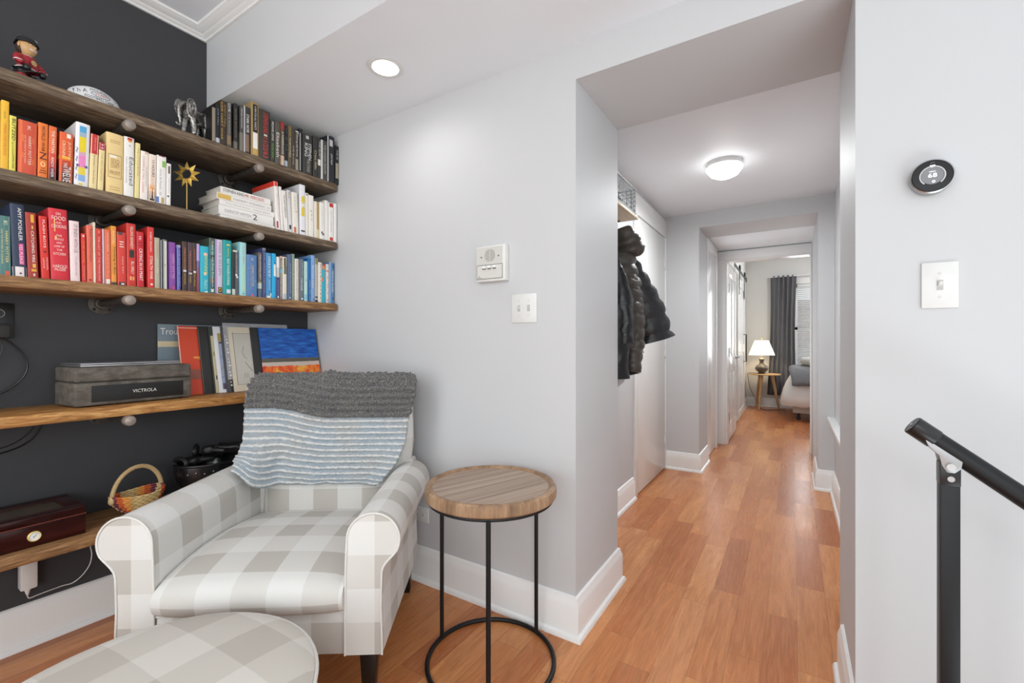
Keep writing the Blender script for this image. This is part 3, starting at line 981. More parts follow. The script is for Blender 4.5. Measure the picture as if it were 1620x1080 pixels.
  (1.2755, 1.3075, 0.2035, -0.04, '#efe9de', 'ivory paperback with a small red figure at its foot', 'ivory paperback', [('N E W S', 0.1, 0.4, '#c9c3b6', 0, 0.3)], [(0.84, 0.98, '#d0745a', -0.3, 0.05), (0.45, 0.47, '#c0a860', 0.0, 0.4)]),
  (1.3128, 1.343, 0.2541, -0.008, '#eeedf2', 'tall white hardback with two yellow lozenges', 'tall hardback with lozenges', [], [(0.22, 0.24, '#e9cf3c', -0.05, 0.25), (0.24, 0.34, '#e9cf3c', -0.2, 0.4), (0.34, 0.38, '#e9cf3c', -0.05, 0.25), (0.42, 0.46, '#e9cf3c', -0.05, 0.25), (0.46, 0.62, '#e9cf3c', -0.2, 0.35), (0.9, 0.93, '#3b3a3c', -0.3, 0.4)]),
  (1.345, 1.3604, 0.2189, -0.009, '#f0eade', 'thin ivory paperback with dark speck', 'thin ivory paperback', [], [(0.02, 0.05, '#3c3a34', -0.3, 0.2)]),
  (1.3624, 1.3902, 0.2142, -0.01, '#f3eee6', 'white paperback with green-grey squiggle', 'white paperback with squiggle', [('g b n', 0.35, 0.6, '#a9a890', 0, 0.6)], []),
  (1.3922, 1.4206, 0.1902, -0.008, '#e9e2d2', 'cream book with tan marbled band', 'cream book with tan band', [], [(0, 0.75, '#bf9b62', 0.0, 0.45), (0.75, 1, '#e9d9b4', 0.0, 0.45)]),
  (1.4227, 1.4517, 0.1936, -0.006, '#f4f1ea', 'white paperback with a small bird at its foot', 'white paperback with bird', [('THE BOOK OF TWO', 0.1, 0.6, '#dcd8ce', 0, 0.3)], [(0.78, 0.84, '#6d6256', -0.2, 0.1), (0.82, 0.88, '#5c5248', 0.0, 0.35)]),
  (1.4538, 1.4744, 0.212, -0.005, '#f1eee8', 'taller plain white paperback', 'taller plain white paperback', [], []),
  (1.4765, 1.506, 0.2065, -0.004, '#f5f2ee', 'white paperback with red squares at head and foot', 'white paperback with red squares', [('THE CITY OF DREAMING', 0.2, 0.75, '#b9b6b4', 0, 0.3)], [(0.01, 0.11, '#c7342f', -0.35, 0.4), (0.89, 0.98, '#cf4136', -0.3, 0.35)]),
  (1.5081, 1.5256, 0.2101, 0.0, '#f2f0ec', 'last plain white paperback by the wall', 'last plain white paperback', [], []),
 ]),
 'third': (1.314, -2.108, [
  (0.3162, 0.3423, 0.189, -0.011, '#4f7c7a', 'teal green ribbed paperback with gold lettering', 'teal green paperback', [('HARRY POTTER', 0.25, 0.78, '#e6d58e', 0.18, 0.3), ('AND THE PRISONER OF AZKABAN', 0.22, 0.8, '#d9cf98', -0.2, 0.2), ('E', 0.08, 0.15, '#d9dcc0', 0.1, 0.35)], [(0.92, 1, '#d8624a', 0, 0.35), (0, 1, '#86a8a4', 0.36, 0.42), (0, 1, '#6a9592', -0.05, -0.01)]),
  (0.3463, 0.3767, 0.2334, -0.029, '#2c3852', 'navy memoir with white name, pink title and white foot', 'navy memoir', [('AMY POEHLER', 0.05, 0.5, '#f3f1ee', 0.15, 0.34), ('YES PLEASE', 0.55, 0.82, '#f8e4ec', 0.15, 0.3)], [(0.54, 0.83, '#d8458c', 0, 0.36), (0.86, 1, '#ece2e0'), (0.94, 0.96, '#26262a', -0.02, 0.14)]),
  (0.3795, 0.4032, 0.2135, -0.033, '#a83a30', 'brick red novel with gold pin emblems', 'brick red novel', [('CATCHING FIRE', 0.28, 0.76, '#f4f0e4', 0.1, 0.34)], [(0.03, 0.15, '#e9b23c', 0.0, 0.3), (0.2, 0.25, '#e6c05c', 0.05, 0.2), (0.78, 0.84, '#e6b85c', -0.02, 0.3), (0.86, 0.9, '#e6a83c', -0.15, 0.35), (0.93, 0.97, '#e8d4c4', 0.0, 0.2)]),
  (0.4107, 0.4296, 0.2087, -0.035, '#d93228', 'scarlet paperback with spaced white capitals', 'scarlet paperback', [('FLASH BOYS', 0.06, 0.5, '#f8ece4', 0.05, 0.36), ('MICHAEL', 0.65, 0.86, '#f3d8d0', 0.26, 0.22), ('LEWIS', 0.67, 0.83, '#f3d8d0', -0.16, 0.22)], [(0.555, 0.575, '#4a1c1c', -0.1, 0.2)]),
  (0.433, 0.4781, 0.2418, -0.029, '#d82e3c', 'very thick crimson cookery book with centred white lines', 'very thick crimson book', [('ON', 0.05, 0.09, '#f6e4dc', 0, 0.25, 'h'), ('FOOD', 0.1, 0.16, '#f6e4dc', 0.02, 0.75, 'h'), ('AND', 0.18, 0.21, '#f6e4dc', 0, 0.3, 'h'), ('COOKING', 0.22, 0.27, '#f6e4dc', 0.02, 0.8, 'h'), ('THE', 0.36, 0.39, '#f6e4dc', 0, 0.3, 'h'), ('SCIENCE', 0.41, 0.44, '#f6e4dc', 0, 0.5, 'h'), ('AND', 0.46, 0.49, '#f6e4dc', 0, 0.3, 'h'), ('LORE OF', 0.51, 0.54, '#f6e4dc', 0, 0.55, 'h'), ('THE', 0.56, 0.59, '#f6e4dc', 0, 0.3, 'h'), ('KITCHEN', 0.61, 0.65, '#f6e4dc', 0, 0.65, 'h'), ('HAROLD', 0.78, 0.83, '#f6e4dc', 0.0, 0.75, 'h'), ('McGEE', 0.83, 0.87, '#f6e4dc', 0.0, 0.6, 'h')], [(0.12, 0.32, '#ecc66a', -0.24, -0.18), (0.38, 0.43, '#ecc66a', -0.22, -0.12)]),
  (0.4806, 0.5048, 0.2103, -0.017, '#f2dcdc', 'pale pink novel with grey-rose capitals', 'pale pink novel', [('IT ENDS WITH US', 0.06, 0.52, '#8f5560', 0.1, 0.45), ('COLLEEN HOOVER', 0.58, 0.9, '#b89098', 0.1, 0.25)], []),
  (0.5099, 0.5206, 0.172, -0.015, '#d8382e', 'short narrow red paperback with orange title', 'short narrow red paperback', [('THE NAME', 0.15, 0.6, '#e8993c', 0, 0.5), ('STOCKETT', 0.65, 0.95, '#e8b49c', 0, 0.4)], [(0.03, 0.07, '#f4e0d8', -0.2, 0.2)]),
  (0.5232, 0.539, 0.2039, -0.01, '#e8705a', 'salmon paperback with thin dark lettering', 'salmon paperback', [('WILD Cheryl Strayed', 0.05, 0.62, '#8c3a34', 0.1, 0.5)], [(0.93, 0.96, '#8c3a34', -0.2, 0.2)]),
  (0.5401, 0.5461, 0.2179, -0.009, '#f0e2cc', 'thin cream paperback taller than its neighbours', 'thin cream paperback', [('STEAL LIKE', 0.05, 0.5, '#c6b49a', 0, 0.4)], []),
  (0.5478, 0.5634, 0.1982, -0.009, '#cf3a32', 'red paperback with pinkish capitals', 'red paperback with pinkish capitals', [('THE LAST OF THE MOHICANS', 0.14, 0.95, '#efc4b8', 0, 0.4)], [(0.03, 0.09, '#e0704c', -0.2, 0.2)]),
  (0.565, 0.5696, 0.1997, -0.009, '#dcc6d4', 'very thin lilac paperback', 'very thin lilac paperback', [], []),
  (0.5713, 0.5876, 0.1999, -0.009, '#e8704c', 'coral paperback with white label at its foot', 'coral paperback', [('TIMOTHY FERRISS', 0.05, 0.4, '#f3d8c4', 0, 0.35), ('Small Great Things', 0.45, 0.88, '#f0c0a0', 0, 0.4)], [(0.9, 0.99, '#f2ece4', -0.3, 0.35)]),
  (0.5893, 0.6038, 0.2166, -0.008, '#ee9a3e', 'amber paperback with dark foot', 'amber paperback', [('Annie Duke', 0.08, 0.3, '#f8e8d0', 0.0, 0.5), ('Thinking in Bets', 0.34, 0.82, '#4a3a28', 0.1, 0.6)], [(0.95, 1, '#4c443e'), (0.34, 0.8, '#b06a24', -0.35, -0.28)]),
  (0.6066, 0.6323, 0.1983, -0.009, '#d94238', 'red paperback with dark boxed foot', 'red paperback with boxed foot', [('lil', 0.17, 0.28, '#f2d8d0', 0.0, 0.6), ('mary kerr', 0.45, 0.78, '#f2d0c8', 0.1, 0.3)], [(0.93, 1, '#3e3838'), (0.95, 0.98, '#f2ece8', -0.1, 0.25), (0, 0.05, '#4a4a50', -0.4, 0.1)]),
  (0.6346, 0.6617, 0.2373, -0.008, '#d23a30', 'tall red hardback with white capitals and a dark label', 'tall red hardback', [('KILLING KENNEDY', 0.05, 0.4, '#f6e8dc', 0.05, 0.4), ('BILL OREILLY', 0.6, 0.8, '#f6e8dc', 0.1, 0.4)], [(0.42, 0.54, '#33302e', -0.25, 0.3), (0.84, 0.9, '#ecb070', -0.2, 0), (0.84, 0.9, '#ecb070', 0.1, 0.28)]),
  (0.6646, 0.6862, 0.2118, -0.009, '#cf2b36', 'deep red memoir with white hand-lettered capitals', 'deep red memoir', [('it', 0.08, 0.15, '#f2d8d4', 0.0, 0.5), ('CRYING IN H MART', 0.3, 0.88, '#f8ecea', 0.05, 0.6)], [(0.19, 0.2, '#5c1c22'), (0.24, 0.25, '#5c1c22')]),
  (0.6979, 0.7182, 0.2372, -0.008, '#e03c38', 'bright red book with white lilac back edge', 'bright red book', [('ROBERT SPALDING', 0.08, 0.4, '#f8e8e0', 0.0, 0.35), ('STEALTH WAR', 0.47, 0.85, '#f8ece8', 0.05, 0.55)], [(0.92, 0.95, '#f4e4e0', -0.1, 0.25)]),
  (0.72, 0.7364, 0.2003, -0.006, '#b9b39c', 'sage beige paperback', 'sage beige paperback', [('GROWN', 0.1, 0.3, '#d3a898', 0.1, 0.5), ('ALAN GEBEL', 0.42, 0.7, '#e9e6d8', 0.0, 0.3)], []),
  (0.7385, 0.7462, 0.1966, -0.005, '#4c4b4d', 'thin charcoal paperback with pale stripe', 'thin charcoal paperback', [], [(0.02, 1, '#b9bcc0', -0.4, -0.1)]),
  (0.7476, 0.7601, 0.1984, -0.005, '#d6d6d2', 'white paperback with grey edges', 'white paperback with grey edges', [('h', 0.5, 0.54, '#555555', 0, 0.3)], [(0, 1, '#8b8a88', -0.5, -0.25), (0, 0.03, '#6a6868')]),
  (0.7668, 0.7895, 0.1921, -0.006, '#8b4fa4', 'purple paperback with pink lettering', 'purple paperback', [('HARRY POTTER', 0.24, 0.76, '#e6b8dc', 0.15, 0.36), ('AND THE HALF BLOOD', 0.25, 0.75, '#cf98cc', -0.2, 0.22)], [(0.92, 0.98, '#e04c84', 0.0, 0.3), (0, 1, '#6a3a8c', -0.5, -0.38)]),
  (0.7938, 0.8068, 0.1858, -0.005, '#5a5aa4', 'short violet-blue paperback', 'short violet-blue paperback', [('THE SUN GOD CULT', 0.1, 0.9, '#b9b8dc', 0.15, 0.4)], [(0.0, 0.06, '#a8a8c8'), (0, 1, '#7f86d0', -0.4, -0.1)]),
  (0.8127, 0.8296, 0.2036, -0.003, '#4c3a36', 'dark brown paperback with orange title, leftmost of three alike', 'dark brown paperback', [('CHARLES BUKOWSKI', 0.12, 0.56, '#d88a5c', 0.0, 0.5), ('HAM ON RYE', 0.64, 0.86, '#d9b860', 0, 0.4)], [(0.57, 0.61, '#cfd4d6', -0.3, 0.35)]),
  (0.8325, 0.8488, 0.2035, -0.003, '#54404a', 'plum brown paperback with orange title', 'plum brown paperback', [('CHARLES BUKOWSKI', 0.16, 0.58, '#d08a6c', 0.0, 0.5), ('WOMEN', 0.68, 0.82, '#d9c060', 0, 0.4)], [(0.61, 0.65, '#c4c0b8', -0.3, 0.4)]),
  (0.8498, 0.8631, 0.2043, -0.003, '#4a3833', 'brown paperback with orange title by a lilac spine', 'brown paperback with orange title', [('CHARLES BUKOWSKI', 0.12, 0.55, '#cf7c50', 0.0, 0.5), ('POST OFFICE', 0.62, 0.88, '#d9c060', 0, 0.4)], [(0.57, 0.61, '#d0d4d8', -0.3, 0.4)]),
  (0.8644, 0.8748, 0.2031, -0.003, '#8c5a74', 'paperback fading from lilac to maroon', 'lilac to maroon paperback', [], [(0, 0.35, '#b8a4dc'), (0.35, 0.5, '#7c6aa0'), (0.6, 1, '#9c3c3c', -0.5, -0.1)]),
  (0.8778, 0.9107, 0.1976, -0.004, '#2fb4cc', 'turquoise comic novel with yellow lettering', 'turquoise comic novel', [('WONDER', 0.2, 0.6, '#f0e23c', 0.12, 0.4), ('PALACIO', 0.72, 0.92, '#c8ecd8', 0.1, 0.4)], [(0.14, 0.2, '#f4c8b0', -0.1, 0.3), (0.56, 0.62, '#f4d0b0', -0.1, 0.2), (0.96, 0.99, '#e8f4f4', 0.0, 0.35)]),
  (0.9123, 0.9348, 0.2378, -0.003, '#4d7c78', 'tall dark teal picture-covered hardback with white script', 'tall dark teal hardback', [('Cabin by the Free Freedom', 0.05, 0.88, '#f0f4ee', 0.0, 0.45)], [(0.0, 0.14, '#4a5248'), (0.3, 0.38, '#3c4444'), (0.72, 0.8, '#7a5a50'), (0.8, 0.9, '#3c5a6c'), (0.92, 0.97, '#f0f0ec', -0.2, 0.2)]),
  (0.9359, 0.9637, 0.2372, -0.002, '#d2cadc', 'pale lilac hardback with yellow-framed black box at its foot', 'pale lilac hardback', [('MISS S ELLEN', 0.05, 0.65, '#8a8a94', 0.1, 0.4)], [(0, 1, '#b490c0', -0.5, -0.28), (0.87, 0.98, '#3c3428', -0.15, 0.45), (0.885, 0.955, '#e8b83c', -0.05, 0.35), (0.9, 0.94, '#3c2c18', 0.05, 0.25)]),
  (0.9661, 1.0013, 0.2404, -0.002, '#20a0a0', 'bright teal hardback with white capitals', 'bright teal hardback', [('Hacking', 0.14, 0.3, '#d8d850', 0.05, 0.4), ('GREAT YOUNGERS & PATRONS', 0.33, 0.82, '#f0faf6', 0.08, 0.36)], [(0.07, 0.1, '#d8cf60', -0.1, 0.3), (0.9, 0.97, '#f2e4ec', -0.1, 0.35)]),
  (1.0034, 1.03, 0.2028, -0.003, '#23302e', 'short black paperback with white bird on grey spine', 'short black paperback', [('STERN THE WEAVERS', 0.08, 0.5, '#b8a8a8', 0.2, 0.3)], [(0.04, 1, '#6a6670', 0.0, 0.5), (0, 0.04, '#d8d4c4'), (0.52, 0.57, '#f4f4f4', 0.0, 0.3), (0.57, 0.61, '#f4f4f4', 0.15, 0.45), (0.86, 1, '#c9cfc4', -0.5, -0.05)]),
  (1.0328, 1.064, 0.2436, -0.002, '#a8dcdc', 'pale aqua hardback with yellow-green lower title', 'pale aqua hardback', [('SARA EBEN', 0.08, 0.4, '#d4b4b4', 0.1, 0.35), ('SMALL FRY ISLAND', 0.44, 0.9, '#dcec8c', 0.1, 0.4)], [(0, 1, '#56b4d4', -0.5, -0.4), (0.94, 0.96, '#50708c', 0.0, 0.15)]),
  (1.0668, 1.1132, 0.1939, -0.003, '#5a82b4', 'wide denim blue paperback with bronze lettering', 'wide denim blue paperback', [('HARRY POTTER', 0.25, 0.75, '#e0c8a8', 0.05, 0.24), ('AND THE DEATHLY', 0.2, 0.82, '#b8b0a8', -0.12, 0.14), ('K', 0.08, 0.15, '#d8d4c8', 0, 0.24)], [(0.93, 0.99, '#e06c7c', -0.08, 0.1), (0.3, 0.33, '#6c94c4', -0.4, -0.2), (0.6, 0.64, '#6c94c4', 0.2, 0.45)]),
  (1.1185, 1.1342, 0.2115, -0.003, '#6e6664', 'grey-brown paperback with white title', 'grey-brown paperback', [('THE LANTERN LADY', 0.05, 0.6, '#e6e2da', 0.0, 0.5)], [(0.65, 0.68, '#b0a45c'), (0.68, 0.8, '#bccec8'), (0.82, 1, '#566c88')]),
  (1.1378, 1.1526, 0.2357, -0.003, '#4c5484', 'tall indigo book by the sky-blue spine', 'tall indigo book', [('THE GREAT HOUSE', 0.08, 0.9, '#b8acbc', 0.1, 0.35)], [(0, 0.04, '#8a8a94')]),
  (1.1547, 1.1809, 0.2163, -0.003, '#4696c8', 'sky blue memoir with white capitals', 'sky blue memoir', [('A HOUSE IN THE SKY', 0.07, 0.54, '#f0f8fc', 0.05, 0.55), ('LINDHOUT', 0.58, 0.82, '#b8dcf0', 0.05, 0.4)], [(0.94, 1, '#f0f4e8'), (0.88, 0.94, '#f0f4e8', 0.2, 0.5)]),
  (1.1828, 1.2019, 0.2181, -0.003, '#28aee0', 'vivid cyan paperback with white block', 'vivid cyan paperback', [('d', 0.93, 0.96, '#184c68', 0, 0.3)], [(0.24, 0.5, '#f0f4f0', -0.1, 0.5), (0.19, 0.22, '#185878', 0.1, 0.35)]),
  (1.2037, 1.22, 0.2049, -0.003, '#4c4878', 'paperback half white, half indigo', 'half white, half indigo paperback', [('SPACE FIFTY', 0.55, 0.9, '#a8a8d0', 0, 0.35)], [(0, 0.25, '#f0f0ec'), (0.25, 0.48, '#c8d0c8'), (0.92, 0.97, '#f0e4ec', -0.2, 0.2)]),
  (1.2212, 1.2333, 0.2109, -0.003, '#8c8078', 'thin brown paperback with peach head', 'thin peach-headed paperback', [('THE MENTOR HOTEL', 0.1, 0.95, '#e8e4dc', 0, 0.5)], [(0, 0.04, '#ecb88c'), (0.3, 0.38, '#58a4bc')]),
  (1.2345, 1.2558, 0.21, -0.003, '#e6e2d4', 'cream paperback with a dark plant at its head', 'cream paperback with dark plant', [], [(0.02, 0.2, '#5c5a3c', -0.2, 0.3), (0.2, 0.4, '#6c7060', -0.2, 0.4), (0.86, 1, '#b8c8d8')]),
  (1.2602, 1.2812, 0.2268, -0.001, '#5c6c8c', 'slate blue paperback', 'slate blue paperback', [('JON BURLINGAME', 0.2, 0.85, '#b8c4d4', 0.1, 0.35)], [(0.93, 0.96, '#e8ecf0', -0.1, 0.2)]),
  (1.2832, 1.2958, 0.2323, -0.001, '#8ca08c', 'thin sage green paperback', 'thin sage green paperback', [('LITTLE DRIFTS', 0.1, 0.9, '#d4d8c4', 0, 0.4)], []),
  (1.2978, 1.3181, 0.211, -0.002, '#f0e4dc', 'cream paperback with fine brown print', 'cream paperback with fine print', [('ROMANTIC MANNERS CO', 0.04, 0.98, '#b89c94', 0, 0.5)], []),
  (1.3221, 1.3462, 0.2133, -0.002, '#6a7880', 'slate grey paperback with white title', 'slate grey paperback', [('JOHN GREEN', 0.08, 0.4, '#c4d0d4', 0.1, 0.35), ('A MAN CALLED', 0.44, 0.75, '#f0f4f4', 0.0, 0.45)], [(0.92, 0.96, '#f0f0f0', -0.1, 0.25)]),
  (1.3482, 1.3664, 0.2063, 0.0, '#bce0dc', 'pale aqua paperback', 'pale aqua paperback', [('e', 0.45, 0.49, '#385870', 0, 0.35)], [(0.82, 0.95, '#8cc8dc')]),
  (1.3685, 1.3849, 0.2257, 0.0, '#1c6cb0', 'medium blue paperback with white print low down', 'medium blue paperback', [('MAKE THIS TRIP', 0.5, 0.98, '#c8dcf0', 0.1, 0.35)], [(0.5, 1, '#1c5894', -0.5, -0.2)]),
  (1.3865, 1.4064, 0.2434, 0.0, '#84aede', 'tall light blue paperback with white title', 'tall light blue paperback', [('Real French Cuisine', 0.22, 0.7, '#f4f8fc', 0.0, 0.5)], [(0.92, 0.95, '#5878a0', 0, 0.3)]),
  (1.4081, 1.4254, 0.2322, 0.0, '#bcb4a8', 'grey-beige paperback with stone picture at its head', 'grey-beige paperback', [], [(0, 0.14, '#8c8468'), (0.86, 0.9, '#4c4850'), (0.94, 1, '#2c3038')]),
  (1.4271, 1.4476, 0.2137, 0.0, '#ece8dc', 'cream paperback with spaced dark letters', 'cream paperback with spaced letters', [('M I L K C A P R S', 0.05, 0.9, '#5c5850', 0.1, 0.35)], []),
  (1.4497, 1.4717, 0.2088, 0.0, '#3cacc4', 'turquoise paperback with orange and red head', 'turquoise paperback', [], [(0, 0.05, '#b83c2c'), (0.05, 0.14, '#e88048'), (0.2, 0.35, '#78a8b0', 0.0, 0.5), (0.36, 0.45, '#e8784c', -0.5, -0.2)]),
  (1.4735, 1.4901, 0.2107, 0.0, '#e6dcd4', 'cream paperback with dotted brown title', 'cream paperback with dotted title', [('A . H . F . E', 0.3, 0.95, '#7c6c68', 0.0, 0.4)], [(0.03, 0.1, '#c8dcd4'), (0.15, 0.2, '#e89c80')]),
  (1.493, 1.5244, 0.2222, 0.0, '#6088b4', 'steel blue paperback at the right end', 'steel blue paperback', [('MEXICO ISLAND', 0.2, 0.72, '#dce4ec', 0.12, 0.4)], [(0.03, 0.14, '#2c64a4', 0.1, 0.4), (0.84, 0.9, '#3c6c9c', 0.0, 0.4), (0, 1, '#8cb0d8', -0.5, -0.25)]),
 ]),
}

place = {'top': 'topmost shelf', 'second': 'second shelf', 'third': 'third shelf'}
grp = {'top': 'dark books on the topmost shelf', 'second': 'yellow to white books on the second shelf', 'third': 'red to blue books on the third shelf'}
DEEP = {'top': .205, 'second': .20, 'third': .195}
for key, (zs, xf, rows) in BOOKS.items():
    prev = None
    for r in rows:
        y0, y1, h, lean, col, desc, short, tx, bd = r
        n_words = len(desc.split())
        lab = desc + (f', {place[key]}, right of the {prev}' if prev else f', left end of the {place[key]}')
        if key == 'second' and prev == 'short white paperback':
            lab = desc + ', second shelf, right of the lying stack'
        ww = lab.split()
        if len(ww) > 16:
            lab = desc + (f', right of the {prev}' if prev else f' on the {place[key]}')
        if len(lab.split()) > 16:
            lab = f'{desc}, {place[key]}'
        book(xf, y0, y1, zs, h, lean, col, lab, grp[key], tx, bd, min(DEEP[key], h * .72 + .03))
        prev = short

# the lying stack on the second shelf (spines forward)
STACK = [  # y0, y1, z0, z1, back depth, label, texts, bands
    (.950, 1.190, 0.0, .0165, .165, 'bottom white book of the lying stack on the second shelf', [('ABIGAIL RISK VOLUME  THE MONEY', .1, .95, '#d8ccb4', .45)], []),
    (.945, 1.184, .0171, .0570, .165, 'white book with grey title and small emblem, fourth down in the lying stack', [('DEFICIT MYTH', .1, .56, '#a9a7ac', .4), ('2', .6, .68, '#3a3a3c', .8)], []),
    (.948, 1.189, .0576, .0815, .16, 'glossy white book with rounded spine, middle of the lying stack', [('The Dead Zone   Yearly Read', .1, .9, '#aaa6a4', .35)], []),
    (.938, 1.174, .0821, .1105, .175, 'white book with a gold block and grey title in the lying stack', [('MARKET WIZARDS', .28, .86, '#b3b0b0', .42), ('#1', .91, .97, '#b8b4b2', .3)], [(.01, .24, '#d9b45c')]),
    (.953, 1.170, .1111, .1395, .14, 'topmost white novel of the lying stack with black and red capitals', [('STEPHEN KING', .04, .44, '#3a393c', .6), ('MR. MERCEDES', .46, .86, '#d0543f', .6)], []),
]
for y0, y1, z0, z1, dp, lab, tx, bd in STACK:
    w, h = y1 - y0, z1 - z0
    t = .0022
    mats = [plain('#efece7', .4)]

    def mi2(c):
        m_ = plain(c, .5)
        if m_ not in mats:
            mats.append(m_)
        return mats.index(m_)
    m = MB()
    arc = [(-.0025 + .0025 * math.cos(a), h / 2 * math.sin(a)) for a in [(-.5 + i / 6) * PI for i in range(7)]]
    poly = [(-dp, -h / 2)] + arc + [(-dp, h / 2), (-dp, h / 2 - t), (-.006, h / 2 - t), (-.006, -h / 2 + t), (-dp, -h / 2 + t)]
    m.prism([(a, c) for a, c in poly], -w / 2, w / 2, 'y', 0)
    for t0, t1, c in bd:
        m.box(-.001, .0004, w * (t0 - .5), w * (t1 - .5), -h * .36, h * .36, mi2(c))
    for s, t0, t1, c, hf in tx:
        m.text(s, (.0012, w * ((t0 + t1) / 2 - .5), 0), (0, 1, 0), (0, 0, 1), w * (t1 - t0), h * hf * .8, mi2(c))
    o = m.build('book', mats, loc=(-2.10, (y0 + y1) / 2, SZ[1] + (z0 + z1) / 2 + .0006))
    tag(o, lab, 'book', 'lying stack of white books')
    MB().box(-dp + .003, -.0062, -w / 2 + .003, w / 2 - .003, -h / 2 + t + .0001, h / 2 - t - .0001).build('page_block', plain('#d8d2c8', .8), o)


# ================================================================== THINGS ON THE SHELVES
def smooth_path(pts, n=8):
    """Catmull-Rom through the points"""
    P = [Vector(p) for p in pts]
    P = [P[0]] + P + [P[-1]]
    out = []
    for i in range(1, len(P) - 2):
        for k in range(n):
            t = k / n
            a, b_, c, d = P[i - 1], P[i], P[i + 1], P[i + 2]
            out.append(0.5 * ((2 * b_) + (c - a) * t + (2 * a - 5 * b_ + 4 * c - d) * t * t + (3 * b_ - a - 3 * c + d) * t ** 3))
    out.append(P[-2])
    return out


# --- vinyl sleeves leaning on the wall
def lp(i, y0, cover, label, marks, z=SZ[3], x=None, lean=-.215):
    """marks: (ya, yb, za, zb, colour) as fractions of the sleeve"""
    s_, th = .314, .0042
    mats = [plain(cover, .4)]

    def mi(c):
        m_ = plain(c, .4)
        if m_ not in mats:
            mats.append(m_)
        return mats.index(m_)
    m = MB().box(0, th, 0, s_, 0, s_)
    for k in marks:
        if k[0] == 'T':
            m.text(k[1], (th + .0008, k[2] * s_, k[3] * s_), (0, 1, 0), (0, 0, 1), k[4] * s_, k[5] * s_, mi(k[6]))
        elif k[0] == 'C':
            m.tube([(th + .0004, p[0] * s_, p[1] * s_) for p in k[1]], min(k[2], .0011), 6, mi(k[3]))
        else:
            ya, yb, za, zb, c = k
            q = len([1 for _ in mats])
            m.add([(th + .0003 + .0001 * (q % 4), ya * s_, za * s_), (th + .0003 + .0001 * (q % 4), yb * s_, za * s_), (th + .0003 + .0001 * (q % 4), yb * s_, zb * s_), (th + .0003 + .0001 * (q % 4), ya * s_, zb * s_)], [(0, 1, 2, 3)], mi(c))
    o = m.build('record_sleeve', mats, loc=(-2.262 + .0066 * i if x is None else x, y0, z + .0006), rot=(0, lean, 0))
    return tag(o, label, 'record', 'vinyl records leaning on the amber shelf')


lp(0, .812, '#7f909a', 'blue-grey record sleeve with white script and sandy bands, leftmost of the leaning records',
   [('T', 'Trou', .13, .9, .2, .09, '#f0f0ec'), (0, 1, .68, .76, '#d9c9a4'), (0, 1, .3, .48, '#d0ccbc'), (0, 1, 0, .3, '#cdb88e'), ('C', [(.1, .3), (.14, .33), (.2, .3)], .003, '#a8a698')], x=-2.3515, lean=-.004)
lp(1, .872, '#d94a2c', 'vermilion record sleeve with a small flame figure, beside the record player',
   [(.0, .012, 0, 1, '#e8c8b8'), (.0, 1, .965, .975, '#eed0c0'), (0, 1, .22, .36, '#9a5848'), (.17, .27, .52, .55, '#f2a04a'), ('C', [(.22, .5), (.3, .56), (.36, .62)], .004, '#f2a04a')])
lp(2, .949, '#2c2b2a', 'plain black record sleeve right of the vermilion one', [(.0, .008, .02, .98, '#6c6a66')])
lp(3, .990, '#3e423a', 'dark green and cream record sleeve, mostly hidden', [(0.02, 1, 0, .86, '#c9bf9c'), (.04, .12, .2, .26, '#3a3830'), (.03, .1, .55, .62, '#9c9a68')])
lp(4, .999 + .008, '#e6e6ea', 'white framed record sleeve showing blue picture', [(.05, 1, .05, .9, '#9ba6bc'), (.05, 1, .78, .9, '#b09a5c'), (.06, 1, .74, .77, '#5c5040'), ('C', [(.06, .55), (.1, .52), (.14, .56)], .003, '#4c6c9c'), ('C', [(.06, .35), (.1, .4), (.15, .3)], .003, '#b06040'), (.06, .2, .05, .14, '#5c4c60'), ('C', [(.06, .22), (.11, .26), (.15, .14)], .0035, '#3c5c98')])
lp(5, 1.037, '#4a4b50', 'slate record sleeve with black and white speckled edge', [(.06, .1, 0, .95, '#1e1e1e')] + [(.062, .062 + .03 * ((k * 37) % 10) / 10, .04 + .05 * k, .065 + .05 * k, '#e8e6e0') for k in range(17)])
r6 = lp(6, 1.066, '#d8cdb8', 'cream record sleeve with a thin line drawing in a recessed panel',
        [(.06, .36, .1, .9, '#c6c2b8'), ('C', [(.06, .92), (.06, .1), (.36, .1)], .0015, '#6c6a66'), ('C', [(.06, .9), (.36, .9)], .0012, '#8c8a84'), ('C', [(.2, .7), (.17, .6), (.2, .52), (.24, .5)], .0012, '#7c8488'), ('C', [(.2, .45), (.3, .3)], .0015, '#5c6468'), ('C', [(.16, .2), (.18, .28), (.2, .2), (.22, .28), (.24, .2)], .001, '#8c8c8a')])
g = N('clear_plastic_film')
g.set((.95, .96, 1, 1), .12)
g.b.inputs['Alpha'].default_value = .22
m = MB().box(-.0006, -.0003, -.02, .30, .06, .335)
m.build('plastic_sleeve', g.m, r6)
lp(7, 1.165, '#2b2b2b', 'matt black record sleeve behind the blue and orange one', [])
n = N('blue_and_orange_print')
ob = n.obj()
w = n.noise(n.mapped(ob, (1, 5, 26)), 3.2, 5)
blue = n.ramp(w, [(.3, '#0a3c90'), (.55, '#1b62be'), (.75, '#2f86d8')])
w2 = n.noise(n.mapped(ob, (1, 9, 9)), 1.6, 5, .6, 1.2)
org = n.ramp(w2, [(.3, '#c8322c'), (.5, '#ea5a24'), (.66, '#f6a63a'), (.8, '#f8cf5a')])
sz = n.n('ShaderNodeSeparateXYZ', i_0=ob)
c = n.mix(n.math('LESS_THAN', sz.outputs[2], .155), blue, lin('#5c584e'))
c = n.mix(n.math('LESS_THAN', n.math('ADD', sz.outputs[2], n.math('MULTIPLY', w2, .006)), .138), c, lin('#cdbcb0'))
